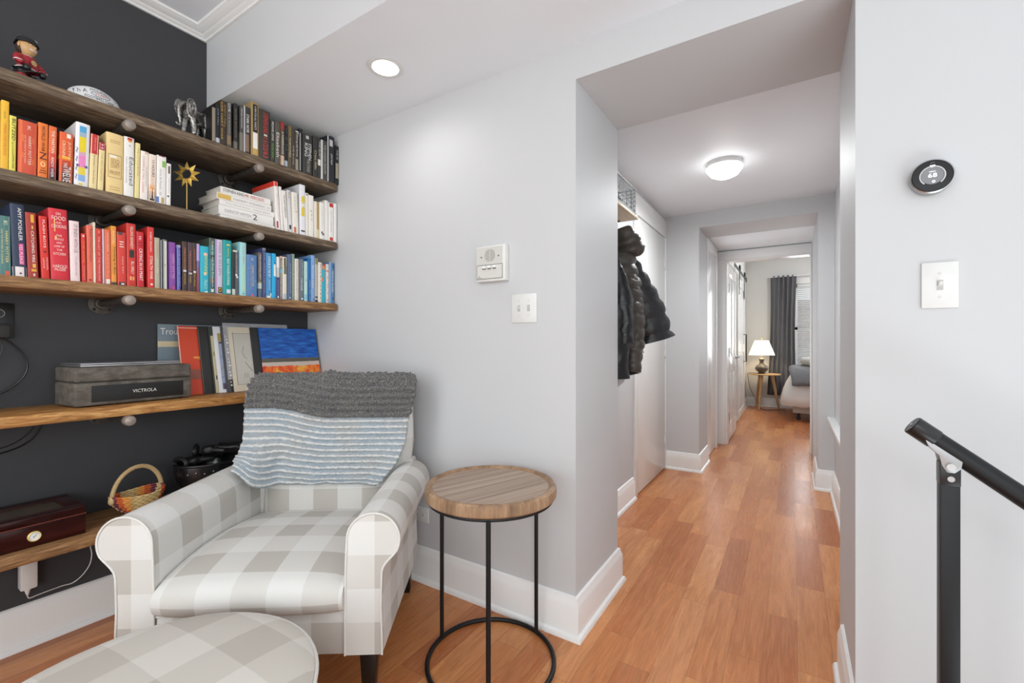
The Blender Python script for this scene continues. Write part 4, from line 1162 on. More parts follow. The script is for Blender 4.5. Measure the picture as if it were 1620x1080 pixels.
c = n.mix(n.math('LESS_THAN', n.math('ADD', sz.outputs[2], n.math('MULTIPLY', w2, .03)), .13), c, org)
n.set(c, .35)
o = MB().box(0, .0042, 0, .314, 0, .314).build('record_sleeve', n.m, loc=(-2.262 + .0066 * 8, 1.203, SZ[3] + .0006), rot=(0, -.215, 0))
tag(o, 'glossy record sleeve, deep blue above and fiery orange below', 'record', 'vinyl records leaning on the amber shelf')


# --- record player
def suede():
    n = N('worn_grey_suede')
    o = n.obj()
    a = n.noise(n.mapped(o, (1, 1, 2)), 22, 5, .6)
    n.set(n.ramp(a, [(.3, '#4d4842'), (.55, '#67615a'), (.8, '#7f776e')]), .85, 0, .2)
    n.bump(n.noise(o, 400, 2), .3, .0008)
    return n.m


M_SUEDE = suede()
ROT = math.radians(-4.6)
# local frame: x forward (towards the room), y to the right
rp = thing('record_player', 'closed suitcase record player in grey suede with a black speaker grille', 'record player', (-2.130, .4955, SZ[3]), -ROT)
W_, D_ = .3715, .175
MB().box(-D_, 0, 0, W_, .0035, .088).build('body', M_SUEDE, rp, bevel=.007, segs=3)
lid = MB().box(-D_, 0, 0, W_, .0895, .1435).build('lid', M_SUEDE, rp, bevel=.009, segs=3)
MB().box(-D_ + .004, -.002, .003, W_ - .003, .0875, .0900).build('seam', plain('#3c3833', .9), rp)
n = N('perforated_grille')
v = n.n('ShaderNodeTexVoronoi', i_Vector=n.mapped(n.obj(), (330, 330, 330)))
v.inputs['Scale'].default_value = 1.0
n.set(n.mix(n.math('LESS_THAN', v.outputs[0], .35), lin('#1c1b1b'), lin('#080808')), .6)
gr = MB().box(0, .0016, .045, W_ - .032, .016, .076).build('speaker_grille', n.m, rp, bevel=.0012)
m = MB().text('VICTROLA', (.0022, .205, .047), (0, 1, 0), (0, 0, 1), .078, .0125)
m.build('nameplate', plain('#e4e2dc', .3), gr)
for x in (-.15, -.03):
    for y in (.03, W_ - .03):
        MB().lathe([(.008, 0), (.008, .004)], 12, 0, (x, y, 0)).build('foot', M_BLACKPL, rp)
lt = thing('laptop', 'thin closed silver laptop lying on the grey record player', 'laptop', (-2.140, .5125, SZ[3] + .1438), -ROT)
MB().box(-.172, 0, 0, .315, .0008, .0075).build('base', plain('#b4b5b8', .3, .8), lt, bevel=.002)
MB().box(-.172, 0, 0, .315, .0085, .0135).build('lid', plain('#c0c1c4', .28, .8), lt, bevel=.002)
MB().box(-.0002, .0006, .12, .19, .0052, .0072).build('finger_notch', plain('#8a8b8e', .3, .8), lt)

# --- humidor box
hu = thing('humidor', 'glossy dark mahogany box with glass lid and round brass gauge', 'humidor', (-2.118, .17, SZ[4]), 0)
MB().box(-.228, 0, 0, .352, 0.0006, .072).build('case', M_HUMIDOR, hu, bevel=.004, segs=3)
m = MB()
for a in ((-.228, -.186, 0, .352), (-.042, 0, 0, .352), (-.187, -.041, 0, .042), (-.187, -.041, .31, .352)):
    m.box(a[0], a[1], a[2], a[3], .0735, .100)
hl = m.build('lid', M_HUMIDOR, hu, bevel=.003, segs=3)
MB().box(-.187, -.041, .042, .31, .090, .0935).build('lid_glass', plain('#4a3c2c', .06, 0, .8), hl)
MB().box(-.1999, .0009, .001, .3529, .0718, .0737).build('inlay_line', plain('#8a4436', .4), hu)
ga = MB().lathe([(.0165, 0), (.0165, .005), (.0145, .0065), (.0138, .0045)], 32, 0, (0, .225, .036), 'x', caps=False).build('gauge_ring', M_GOLD, hu)
m = MB().lathe([(.0142, .0005), (.0142, .0042)], 32, 0, (0, .225, .036), 'x')
for k in range(20):
    a = -.75 * PI + k * 1.5 * PI / 19
    ca, sa = math.sin(a), math.cos(a)
    m.tube([(.0046, .225 + .0105 * ca, .036 + .0105 * sa), (.0046, .225 + .0125 * ca, .036 + .0125 * sa)], .00025, 4, 1)
m.build('dial', [plain('#eef0ec', .3), plain('#3a3a38')], ga)
MB().tube([(.005, .222, .033), (.005, .231, .0435)], [.0009, .0003], 5).build('needle', plain('#2a2a28'), ga)

# --- woven basket
bk = thing('woven_basket', 'small round-handled wicker basket in cream, orange and purple on the lowest shelf', 'basket', (-2.215, .700, SZ[4]), math.radians(18))
cols = ['#d8bc84', '#d8bc84', '#cf6230', '#c9582c', '#7a3a44', '#6c3440', '#d9c08a', '#74384a', '#cf6230', '#e09a4a', '#c8aa70']
mats = [plain(c, .7) for c in cols]
m = MB()
NS = 44
for r in range(9):
    t = r / 8
    z = .012 + .062 * t
    rad = .040 + .052 * math.sin(t * PI / 2) ** .8
    for k in range(NS):
        a0, a1 = 2 * PI * k / NS, 2 * PI * (k + 1) / NS
        pts = []
        for q in range(4):
            a = a0 + (a1 - a0) * q / 3
            wv = .0022 * math.sin(PI * q / 3) * (1 if (k + r) % 2 else -1)
            pts.append((( rad * .68 + wv) * math.cos(a), (rad + wv) * math.sin(a), z + .010 * abs(math.sin(a)) ** 2 * t))
        m.tube(pts, .0042, 6, int(k * 11 / NS * 2.2) % 11, caps=False)
m.build('woven_body', mats, bk)
m = MB()
m.lathe([(.001, .002), (.040, .003), (.045, .010)], 24, 0, xf=Matrix.Diagonal((.7, 1, 1, 1)))
m.build('base', mats[0], bk)
m = MB()
pts = [(0, .094 * math.cos(a), .068 + .112 * math.sin(a)) for a in [PI * i / 24 for i in range(25)]]
m.tube(pts, .0062, 8)
for i in range(60):
    f = i / 59 * 24
    k = min(int(f), 23)
    p = Vector(pts[k]).lerp(Vector(pts[k + 1]), f - k)
    tn = (Vector(pts[k + 1]) - Vector(pts[k])).normalized()
    u = Vector((1, 0, 0))
    w = tn.cross(u)
    ring = [tuple(p + (u * math.cos(q * PI / 4) + w * math.sin(q * PI / 4)) * .0072 + tn * (.0022 * math.sin(q * PI / 4))) for q in range(8)]
    m.tube(ring, .0016, 5, 0, closed=True)
for s in (-1, 1):
    m.ball((0, s * .094, .072), (.012, .010, .016))
m.build('handle', plain('#cdb080', .7), bk)

# --- helmet with gloves
he = thing('motorcycle_helmet', 'upturned black studded helmet on the lowest shelf behind the armchair', 'helmet', (-2.215, .955, SZ[4]), 0)
m = MB()
prof = [(.012, .004), (.055, .012), (.092, .040), (.112, .080), (.120, .120), (.118, .150), (.110, .150), (.108, .120), (.080, .05), (.002, .02)]
m.lathe(prof, 36, xf=Matrix.Diagonal((.95, 1.08, 1, 1)), caps=False)
m.build('shell', plain('#121315', .22), he)
m = MB()
m.tube([(.118 * .95 * math.cos(a), .119 * 1.08 * math.sin(a), .150) for a in [2 * PI * i / 40 for i in range(40)]], .006, 8, closed=True)
m.build('rim_trim', plain('#0c0c0d', .4), he)
for k in range(9):
    a = math.radians(-55 + k * 14)
    MB().ball((.121 * .95 * math.cos(a), .121 * 1.08 * math.sin(a), .118 + .006 * (k % 2)), .0035, 8, 6).build('stud', M_STEEL, he)
gm = plain('#141415', .5)
for gi, (gx, gy, gz, rz, lab) in enumerate(((-2.235, .925, SZ[4] + .158, .3, 'black leather glove lying lower in the upturned helmet'), (-2.20, .99, SZ[4] + .196, -.5, 'black leather glove with rolled cuff on top of the helmet'))):
    gl = thing('leather_glove', lab, 'glove', (gx, gy, gz), rz, 'leather gloves in the helmet')
    J = [(0, -.07, 0, .030, .016), (0, -.03, .004, .036, .017), (0, .015, .006, .040, .016)]
    E = [(0, 1), (1, 2)]
    for fi, (fx, L) in enumerate(((-.028, .055), (-.010, .066), (.010, .062), (.028, .050))):
        k = len(J)
        J += [(fx, .045, .006, .0105), (fx * 1.15, .045 + L * .5, .010, .0095), (fx * 1.2, .045 + L * .85, -.004, .009)]
        E += [(2, k), (k, k + 1), (k + 1, k + 2)]
    k = len(J)
    J += [(.046, -.005, .004, .012), (.060, .03, .0, .0105)]
    E += [(1, k), (k, k + 1)]
    g_ = skin_mesh('hand', J, E, gm, gl, root=1)
    m = MB()
    m.tube([(.034 * math.cos(a), -.085, .020 * math.sin(a) + .002) for a in [2 * PI * i / 24 for i in range(24)]], .009, 8, closed=True)
    m.build('cuff', gm, gl)

# --- gold star on a stand
st = thing('star_ornament', 'gold eight-pointed star on a thin rod standing on the second shelf', 'ornament', (-2.195, .862, SZ[1]), math.radians(-52))
m = MB()
NP = 9
outer, mid, inner = .056, .030, .019
V = []
for k in range(NP * 2):
    a = PI * k / NP + .17
    rr = outer if k % 2 == 0 else mid
    V.append((0, rr * math.cos(a), .180 + rr * math.sin(a)))
for k in range(NP * 2):
    a = PI * k / NP + .17
    rr = .024 if k % 2 == 0 else inner
    V.append((.012 if k % 2 == 0 else .002, rr * math.cos(a), .180 + rr * math.sin(a)))
for k in range(NP * 2):
    a = PI * k / NP + .17
    rr = .024 if k % 2 == 0 else inner
    V.append((-.012 if k % 2 == 0 else -.002, rr * math.cos(a), .180 + rr * math.sin(a)))
n2 = NP * 2
F = []
for k in range(n2):
    j = (k + 1) % n2
    F += [(k, j, n2 + j, n2 + k), (j, k, 2 * n2 + k, 2 * n2 + j), (n2 + k, n2 + j, 2 * n2 + j, 2 * n2 + k)]
m.add(V, F)
m.build('star', M_GOLD, st, sharp=15)
MB().tube([(0, 0, .004), (0, 0, .152)], .0022, 8).build('rod', M_GOLD, st)
MB().lathe([(.026, .0005), (.026, .004), (.004, .007)], 24).build('base', M_GOLD, st)

# --- silver elephant
n = N('hammered_silver')
ob = n.obj()
a = n.noise(ob, 120, 5, .65)
n.set(n.ramp(a, [(.32, '#3c3835'), (.48, '#9a9794'), (.7, '#d8d6d2')]), .28, .95)
n.bump(a, .7, .003)
M_ELE = n.m
J = [(0, 0, .092, .030, .032),      # 0 belly
     (0, .036, .094, .030, .030),    # 1 rump
     (0, -.030, .098, .027, .028),   # 2 shoulders
     (0, -.052, .116, .017, .018),   # 3 neck
     (0, -.068, .126, .020, .021),   # 4 head
     (0, -.090, .112, .012, .012),   # 5 trunk root
     (0, -.096, .086, .0085, .0085), (0, -.092, .060, .007, .007), (0, -.086, .040, .006, .006), (0, -.092, .026, .0055, .0055), (0, -.104, .024, .005, .005), (0, -.110, .034, .0045, .0045)]
E = [(0, 1), (0, 2), (2, 3), (3, 4), (4, 5), (5, 6), (6, 7), (7, 8), (8, 9), (9, 10), (10, 11)]
for sx in (-1, 1):
    for (y, r0, par, kx) in ((-.034, .012, 2, -.004), (.042, .013, 1, .004)):
        k = len(J)
        yy = y + (-.008 if sx < 0 else .008)
        J += [(sx * .017, y, .075, r0 + .004), (sx * .018, yy, .042, r0), (sx * .018, yy + kx, .008, r0 + .001)]
        E += [(par, k), (k, k + 1), (k + 1, k + 2)]
k = len(J)
J += [(0, .066, .092, .005), (0, .074, .066, .003), (0, .076, .044, .004)]
E += [(1, k), (k, k + 1), (k + 1, k + 2)]
el = skin_mesh('elephant_figurine', J, E, M_ELE, None, (-2.140, .870, SZ[0] + .002), (0, 0, .5))
el.scale = (.90, .88, .98)
tag(el, 'silver elephant figurine walking left, beside the black books', 'figurine')
for sx in (-1, 1):
    m = MB()
    P = []
    for i in range(7):
        rr = .031 * i / 6
        P.append([(sx * (.020 + .005 * math.sin(i) + .010 * (rr / .031)), -.054 + .9 * rr * math.cos(a), .118 + 1.15 * rr * math.sin(a) - .004) for a in [2 * PI * q / 18 for q in range(18)]])
    P2 = [[(p[0] + sx * .0025, p[1], p[2]) for p in r] for r in P[::-1]]
    m.grid(P + P2, 0, True, closed_u=True)
    m.tube([P[-1][q] for q in range(18)], .0028, 6, closed=True)
    m.build('ear', M_ELE, el)
    MB().tube([(sx * .010, -.082, .112), (sx * .013, -.098, .100), (sx * .013, -.108, .104)], [.0035, .0028, .001], 8).build('tusk', M_SILVER, el)

# --- white autographed football
n = N('white_football_leather')
n.set(lin('#e9e9ea'), .5)
n.bump(n.noise(n.obj(), 500, 2), .3, .0006)
fb = thing('football', 'small white football covered in black handwriting on the topmost shelf', 'football', (-2.225, .572, SZ[0] + .0505), math.radians(6))
RY, RX = .080, .050


def ball_r(y):
    return RX * (max(0, 1 - (abs(y) / RY) ** 1.9)) ** .62


m = MB()
P = []
for i in range(25):
    y = -RY + 2 * RY * i / 24
    r_ = ball_r(y)
    P.append([(r_ * math.sin(a), y, r_ * math.cos(a)) for a in [2 * PI * k / 32 for k in range(32)]])
m.grid(P, 0, True, closed_u=True)
m.build('ball', n.m, fb)


def on_ball(body, yc, ang, length, height, mat_i, m):
    vs, fs = text_shape(body)
    out = []
    for v in vs:
        y = yc + v[0] * length
        r_ = ball_r(y) + .0007
        a = ang - v[1] * height / max(r_, .01)
        out.append((r_ * math.sin(a), y, r_ * math.cos(a)))
    m.add(out, fs, mat_i)


m = MB()
on_ball('JIM KELLY', .012, .95, .080, .0105, 0, m)
on_ball('FOOTBALL CAMP', .0, 1.62, .085, .009, 0, m)
on_ball('STAFF', .002, 1.28, .034, .0095, 1, m)
on_ball('f h A', -.052, 1.15, .034, .016, 0, m)
on_ball('o of', .058, 1.2, .026, .008, 0, m)
pts = []
for i in range(32):
    a = 2 * PI * i / 32
    yy = .002 + .028 * math.cos(a)
    r_ = ball_r(yy) + .0006
    an = 1.28 + .20 * math.sin(a) * abs(math.sin(a)) ** .2
    pts.append((r_ * math.sin(an), yy, r_ * math.cos(an)))
m.tube(pts, .0008, 5, 0, closed=True)
m.build('lettering', [plain('#26262a'), plain('#c03a40')], fb)

# --- hockey bobblehead
bo = thing('hockey_bobblehead', 'hockey player bobblehead in red jersey and black helmet, left end of topmost shelf', 'figurine', (-2.175, .388, SZ[0]), math.radians(34))
bo.scale = (1.05, 1.05, 1.05)
RED, BLK, WHT, SKN = plain('#a01f2a', .4), plain('#16161a', .3), plain('#e8e6e2', .4), plain('#c99f6e', .45)
# local: faces +x ; y to its left
J = [(0, 0, .058, .017, .021), (0, 0, .074, .020, .024), (0, 0, .090, .014, .020), (0, 0, .100, .008, .009)]
E = [(0, 1), (1, 2), (2, 3)]
for s in (-1, 1):
    k = len(J)
    J += [(0, s * .026, .088, .011), (.008, s * .040, .074, .011), (.022, s * .030, .060, .009)]
    E += [(2, k), (k, k + 1), (k + 1, k + 2)]
skin_mesh('jersey', J, E, RED, bo, root=1)
J = [(0, 0, .052, .017, .021)]
E = []
for s in (-1, 1):
    k = len(J)
    J += [(0, s * .014, .038, .012), (0, s * .016, .020, .011), (.004, s * .018, .008, .009), (.012, s * .019, .005, .007)]
    E += [(0, k), (k, k + 1), (k + 1, k + 2), (k + 2, k + 3)]
skin_mesh('shorts_and_legs', J, E, BLK, bo, root=0)
for s in (-1, 1):
    MB().lathe([(.0125, .018), (.0135, .028), (.0125, .036)], 16, 0, (0, s * .0155, 0)).build('sock', RED, bo)
m = MB()
m.tube([(.0235 * math.cos(a), .0265 * math.sin(a), .0565) for a in [2 * PI * i / 28 for i in range(28)]], .0016, 6, closed=True)
for s in (-1, 1):
    m.tube([(.013 + .0105 * math.cos(a), s * .036 + .0105 * math.sin(a), .068) for a in [2 * PI * i / 16 for i in range(16)]], .0014, 6, closed=True)
m.tube([(.013 * math.cos(a), .015 * math.sin(a), .0985) for a in [2 * PI * i / 20 for i in range(20)]], .0014, 6, closed=True)
m.build('white_trim', WHT, bo)
MB().lathe([(.0085, 0), (.0085, .001), (.002, .0016)], 20, 0, (.0225, 0, .078), 'x').build('chest_emblem', plain('#c8a06c', .5), bo)
for s in (-1, 1):
    MB().ball((.030, s * .024 - .004, .050), (.010, .009, .011)).build('glove', BLK, bo)
m = MB()
m.tube([(.020, .040, .066), (.036, -.02, .042), (.050, -.075, .010)], .0022, 8)
m.tube([(.050, -.075, .010), (.054, -.094, .006)], [.003, .004], 6, flat=.5)
m.build('hockey_stick', BLK, bo)
# head: one surface with cheeks, chin and nose
hd = MB()
P = []
for i in range(21):
    t = -PI / 2 + PI * i / 20
    row = []
    for k in range(28):
        a = 2 * PI * k / 28
        r_ = .0235 * math.cos(t) ** .85 if abs(math.cos(t)) > 1e-6 else 0
        x, y, z = r_ * math.cos(a), r_ * .93 * math.sin(a), .0290 * math.sin(t)
        if z < 0:
            x, y = x * (1 + .010 * z / .029) + (.002 if math.cos(a) > 0 else 0), y * (1 + .16 * z / .029)
        fx = max(0, math.cos(a)) ** 6 * max(0, math.cos(t))
        x += .0050 * max(0, math.cos(a)) ** 60 * math.exp(-((z + .002) / .005) ** 2)     # nose
        x -= .0016 * math.exp(-((abs(y) - .008) / .004) ** 2 - ((z - .005) / .0035) ** 2) * (1 if x > 0 else 0)
        row.append((x, y, z + .128))
    P.append(row)
hd.grid(P, 0, True, closed_u=True)
for s in (-1, 1):
    hd.ball((-.001, s * .0225, .127), (.004, .003, .007), 10, 8)
head = hd.build('head', SKN, bo)
m = MB()
m.ball((.0222, -.0075, .1325), (.0018, .0036, .0019), 8, 6, 0)
m.ball((.0222, .0075, .1325), (.0018, .0036, .0019), 8, 6, 0)
m.ball((.0238, -.0072, .1325), (.0010, .0014, .0016), 8, 6, 1)
m.ball((.0238, .0078, .1325), (.0010, .0014, .0016), 8, 6, 1)
m.tube([(.0205, -.012, .1362), (.0225, -.0075, .1375), (.0235, -.004, .1362)], .0008, 5, 2)
m.tube([(.0205, .012, .1362), (.0225, .0075, .1375), (.0235, .004, .1362)], .0008, 5, 2)
m.tube([(.0205, -.010, .1195), (.0242, -.004, .1165), (.0242, .004, .1165), (.0205, .010, .1195)], .0019, 6, 0)
m.build('face_features', [WHT, plain('#2a1c14'), plain('#4a3220')], head)
m = MB()
m.ball((-.006, 0, .126), (.0205, .0225, .026), 20, 12)
m.build('hair', plain('#3a2618', .6), head)
m = MB()
P = []
for i in range(9):
    t = PI / 2 * i / 8
    P.append([((.0275 if math.cos(a) > 0 else .0285) * math.cos(t) * math.cos(a), .0262 * math.cos(t) * math.sin(a), .1385 + .0225 * math.sin(t) - (.006 if math.cos(a) < -.3 else 0) * math.cos(t)) for a in [2 * PI * k / 28 for k in range(28)]])
m.grid(P, 0, True, closed_u=True)
m.tube([P[0][k] for k in range(28)], .0018, 6, 0, closed=True)
m.text('88', (.0262, .004, .1500), (-.25, 1, 0), (-.35, 0, 1), .011, .006, 1)
m.build('helmet', [BLK, WHT], head)

# --- socket, plug and cables at the left
so = thing('wall_socket', 'black wall socket plate at the left edge above the amber shelf', 'socket', (XD, .352, 1.181), 0)
MB().box(.0005, .006, -.038, .038, -.062, .062).build('cover_plate', M_BLACKPL, so, bevel=.002)
m = MB()
for z in (-.02, .025):
    m.lathe([(.0165, .006), (.0165, .0075)], 24, 0, (0, 0, z), 'x')
    m.box(.0074, .0082, -.007, -.005, z - .002, z + .007, 1)
    m.box(.0074, .0082, .005, .007, z - .002, z + .007, 1)
m.tube([(.008, .0145 * math.cos(a), .025 + .0145 * math.sin(a)) for a in [2 * PI * i / 20 for i in range(20)]], .0009, 5, 2, closed=True)
m.build('outlet', [M_BLACKPL, plain('#050505'), plain('#a8a8a8')], so)
ch = thing('charger_block', 'black charger block plugged into the black socket', 'charger', (XD + .008, .347, 1.142))
MB().box(.001, .034, -.026, .028, -.022, .026).build('housing', plain('#2c2a28', .5), ch, bevel=.004)
m = MB()
m.tube(smooth_path([(.02, .008, -.022), (.02, .030, -.04), (.022, .062, -.085), (.022, .070, -.135), (.02, .045, -.185), (.016, -.01, -.225), (.012, -.06, -.24)]), .0035, 8)
m.tube(smooth_path([(.02, .004, -.022), (.018, .012, -.06), (.014, -.005, -.11), (.01, -.05, -.14)]), .002, 6)
m.build('cable', M_BLACKPL, ch)
m = MB()
m.tube(smooth_path([(XD + .006, .47, .832), (XD + .006, .455, .79), (XD + .006, .432, .75), (XD + .006, .395, .725), (XD + .006, .35, .713), (XD + .006, .30, .712)]), .0024, 6)
m.tube(smooth_path([(XD + .004, .452, .832), (XD + .004, .43, .78), (XD + .004, .38, .738), (XD + .004, .30, .722)]), .0014, 6)
tag(m.build('thin_cable', M_BLACKPL), 'thin black cable hanging on the wall below the amber shelf', 'cable')
ad = thing('power_adapter', 'white plug-in power adapter hanging below the lowest shelf', 'adapter', (XD, .417, .295))
m = MB()
m.box(.012, .055, -.021, .023, -.075, .09)
m.build('housing', M_WHITEPL, ad, bevel=.006)
m = MB().lathe([(.0035, -.098), (.006, -.088), (.010, -.076), (.010, -.070)], 14, 0, (.034, 0, 0))
m.build('strain_relief', M_WHITEPL, ad)
m = MB().tube(smooth_path([(.034, 0, -.096), (.034, .004, -.112), (.03, .03, -.112), (.022, .09, -.112), (.024, .12, -.113), (.030, .145, -.095), (.036, .166, -.06), (.038, .172, -.02), (.038, .168, .02), (.038, .175, .092)]), .0018, 6)
m.build('cord', M_WHITEPL, ad)
MB().box(.0008, .0135, -.036, .036, .0, .095).build('socket_plate', M_BLACKPL, ad, bevel=.002)
m = MB().box(XD + .001, XD + .03, .50, .66, .335, .388)
tag(m.build('power_strip', M_BLACKPL, bevel=.004), 'black power strip fixed to the wall under the lowest shelf', 'power strip')


# ================================================================== ARMCHAIR
TH = .608
ac = thing('armchair', 'roll-arm armchair in grey and white buffalo check with dark legs', 'armchair', (-1.349, .692, 0), TH)
HB, WH, IN = .174, .383, .274


def sweep_y(prof, ys, scale=None):
    """rows of a closed cross-section (x, z) along y, with uv = (y, arc length)"""
    rows, uvs = [], []
    L = [0]
    for i in range(len(prof)):
        a, b_ = prof[i], prof[(i + 1) % len(prof)]
        L.append(L[-1] + math.hypot(b_[0] - a[0], b_[1] - a[1]))
    return L


def arm(sgn):
    pr = [(WH, HB), (WH - .001, .24), (WH - .004, .32), (WH - .002, .39), (WH - .001, .418), (WH + .003, .434), (WH + .012, .448), (WH + .024, .461), (WH + .034, .471)]
    cx, cz, r_ = .357, .5175, .0775
    for k in range(29):
        a = math.radians(-27 + k * (180 + 27) / 28)
        pr.append((cx + r_ * math.cos(a), cz + r_ * math.sin(a)))
    pr += [(.277, .46), (.275, .38), (IN, .30), (IN, HB)]
    # uv arc length
    L = [0]
    for i in range(1, len(pr)):
        L.append(L[-1] + math.hypot(pr[i][0] - pr[i - 1][0], pr[i][1] - pr[i - 1][1]))
    ys = [0, .012, .1, .2, .3, .4, .5, .58, .625]
    rows, uv = [], []
    for y in ys:
        k = 1 - .035 * (y / .625)
        e = 0 if y > .01 else .004
        row = []
        for (x, z) in pr:
            xx, zz = x, z
            if y < .001:                        # soft front edge
                mx, mz = .33, .38
                xx, zz = x + (mx - x) * .02, z + (mz - z) * (.02 if z > HB + .01 else 0)
            zz = HB + (zz - HB) * (1 - .012 * y)
            row.append((sgn * xx, y, zz))
        rows.append(row)
        uv.append([(y + .05, l) for l in L])
    m = MB()
    m.grid(rows, 0, True, uvs=uv, flip=(sgn < 0))
    fr = rows[0]
    m.add([(sgn * p[0], -.0015, p[1]) if False else q for p, q in zip(pr, fr)], [tuple(range(len(fr)))[::(1 if sgn > 0 else -1)]], 0, False, uvs=[(q[0] + .013, q[2]) for q in fr])
    m.add(rows[-1], [tuple(range(len(fr)))[::(-1 if sgn > 0 else 1)]], 0, False, uvs=[(q[0], q[2]) for q in rows[-1]])
    m.add([rows[0][0], rows[-1][0], rows[-1][-1], rows[0][-1]], [(0, 1, 2, 3)], 0, False, uvs=[(0, 0)] * 4)
    o = m.build('arm', M_PLAID, ac, sharp=50)
    pp = [(sgn * p[0], -.001, p[1]) for p in pr]
    MB().tube(pp, .0032, 8, 0).build('piping', M_PIPING, o)
    return o


arm(1)
arm(-1)
# front rail and body
MB().box(-IN, IN, .004, .60, HB, .300).build('seat_base', M_PLAID, ac, bevel=.006, boxuv=True)
MB().tube([(-IN + .003, .003, .301), (IN - .003, .003, .301)], .0035, 8).build('rail_piping', M_PIPING, ac)
# seat cushion: crowned, rounded nose
rows, uv = [], []
path = [(.010, .303), (-.012, .306), (-.026, .320), (-.033, .345), (-.030, .370), (-.018, .390), (.005, .403), (.05, .414), (.12, .424), (.22, .431), (.34, .428), (.46, .415), (.58, .395)]
NU = 17
L = 0
for i, (y, z) in enumerate(path):
    if i:
        L += math.hypot(y - path[i - 1][0], z - path[i - 1][1])
    row, ur = [], []
    for k in range(NU):
        t = -1 + 2 * k / (NU - 1)
        e = abs(t) ** 6
        crown = (1 - t * t) * .006 - e * .016
        top = min(1, max(0, (z - .34) / .06))
        yy = y + (.012 * e if y < .02 else 0) - (.004 * (1 - t * t) if y < 0 else 0)
        row.append((t * (IN - .003), yy, z + crown * top - (0 if top > 0 else 0)))
        ur.append((t * (IN - .003) + .013, -L + .035))
    rows.append(row)
    uv.append(ur)
m = MB()
m.grid(rows, 0, True, uvs=uv, flip=True)
n_ = len(rows)
for col in (0, -1):
    side = [r[col] for r in rows]
    m.add(side + [(side[0][0], .58, .303)], [tuple(range(n_ + 1))[::(1 if col == 0 else -1)]], 0, False, uvs=[(p[1], p[2]) for p in side] + [(0, 0)])
m.build('seat_cushion', M_PLAID, ac, sharp=60)
# backrest: padded slab, wider above the arms, rolled top edge
def back_half(z):
    if z < .50:
        return IN - .002
    if z < .62:
        t = (z - .50) / .12
        return IN - .002 + (.365 - IN) * (3 * t * t - 2 * t ** 3)
    if z > .90:
        t = min(1, (z - .90) / .042)
        return .365 - .010 * (z - .62) / .3 - .040 * (1 - math.sqrt(max(0, 1 - t * t)))
    return .365 - .010 * (z - .62) / .3


zs_ = [.30, .36, .42, .48, .52, .56, .60, .66, .72, .78, .84, .88, .90, .915, .928, .937, .9415]
rows_f, uv_f, rows_b, uv_b = [], [], [], []
for z in zs_:
    hw = back_half(z)
    tt = (z - .3) / .64
    tz = 0 if z < .90 else (z - .90) / .0415
    thick = .118 * math.sqrt(max(.02, 1 - tz * tz)) if z >= .90 else .118
    ymid = .618 + .030 * tt
    rf, uf, rb, ub = [], [], [], []
    for k in range(21):
        t = -1 + 2 * k / 20
        edge = abs(t) ** 8
        half = thick / 2 * (1 - .75 * edge)
        puff = .012 * (1 - t ** 2) * math.sin(min(1, tt * 1.2) * PI)
        rf.append((t * hw, ymid - half - puff, z))
        rb.append((t * hw, ymid + half, z))
        uf.append((t * hw + .013, z - .02))
        ub.append((t * hw + .013, z))
    rows_f.append(rf); uv_f.append(uf); rows_b.append(rb); uv_b.append(ub)
m = MB()
m.grid(rows_f, 0, True, uvs=uv_f)
m.grid(rows_b, 0, True, uvs=uv_b, flip=True)
for col in (0, -1):
    A = [[f[col], b_[col]] for f, b_ in zip(rows_f, rows_b)]
    U = [[(p[1], p[2]) for p in r] for r in A]
    m.grid(A, 0, True, uvs=U, flip=(col == 0))
A = [rows_f[-1], rows_b[-1]]
m.grid(A, 0, True, uvs=[[(p[0], p[1]) for p in r] for r in A])
m.build('backrest', M_PLAID, ac, weld=True, sharp=60)
MB().box(-.372, .372, .600, .672, HB, .60).build('back_panel', M_PLAID, ac, bevel=.012, boxuv=True)
for x, y, k in ((-.335, .045, 0), (.335, .045, 0), (-.33, .64, .012), (.33, .64, .012)):
    MB().taper((x, y + k, .0005), (.016, .016), (x, y, HB + .01), (.026, .024)).build('leg', M_BLACKWOOD, ac, bevel=.002)


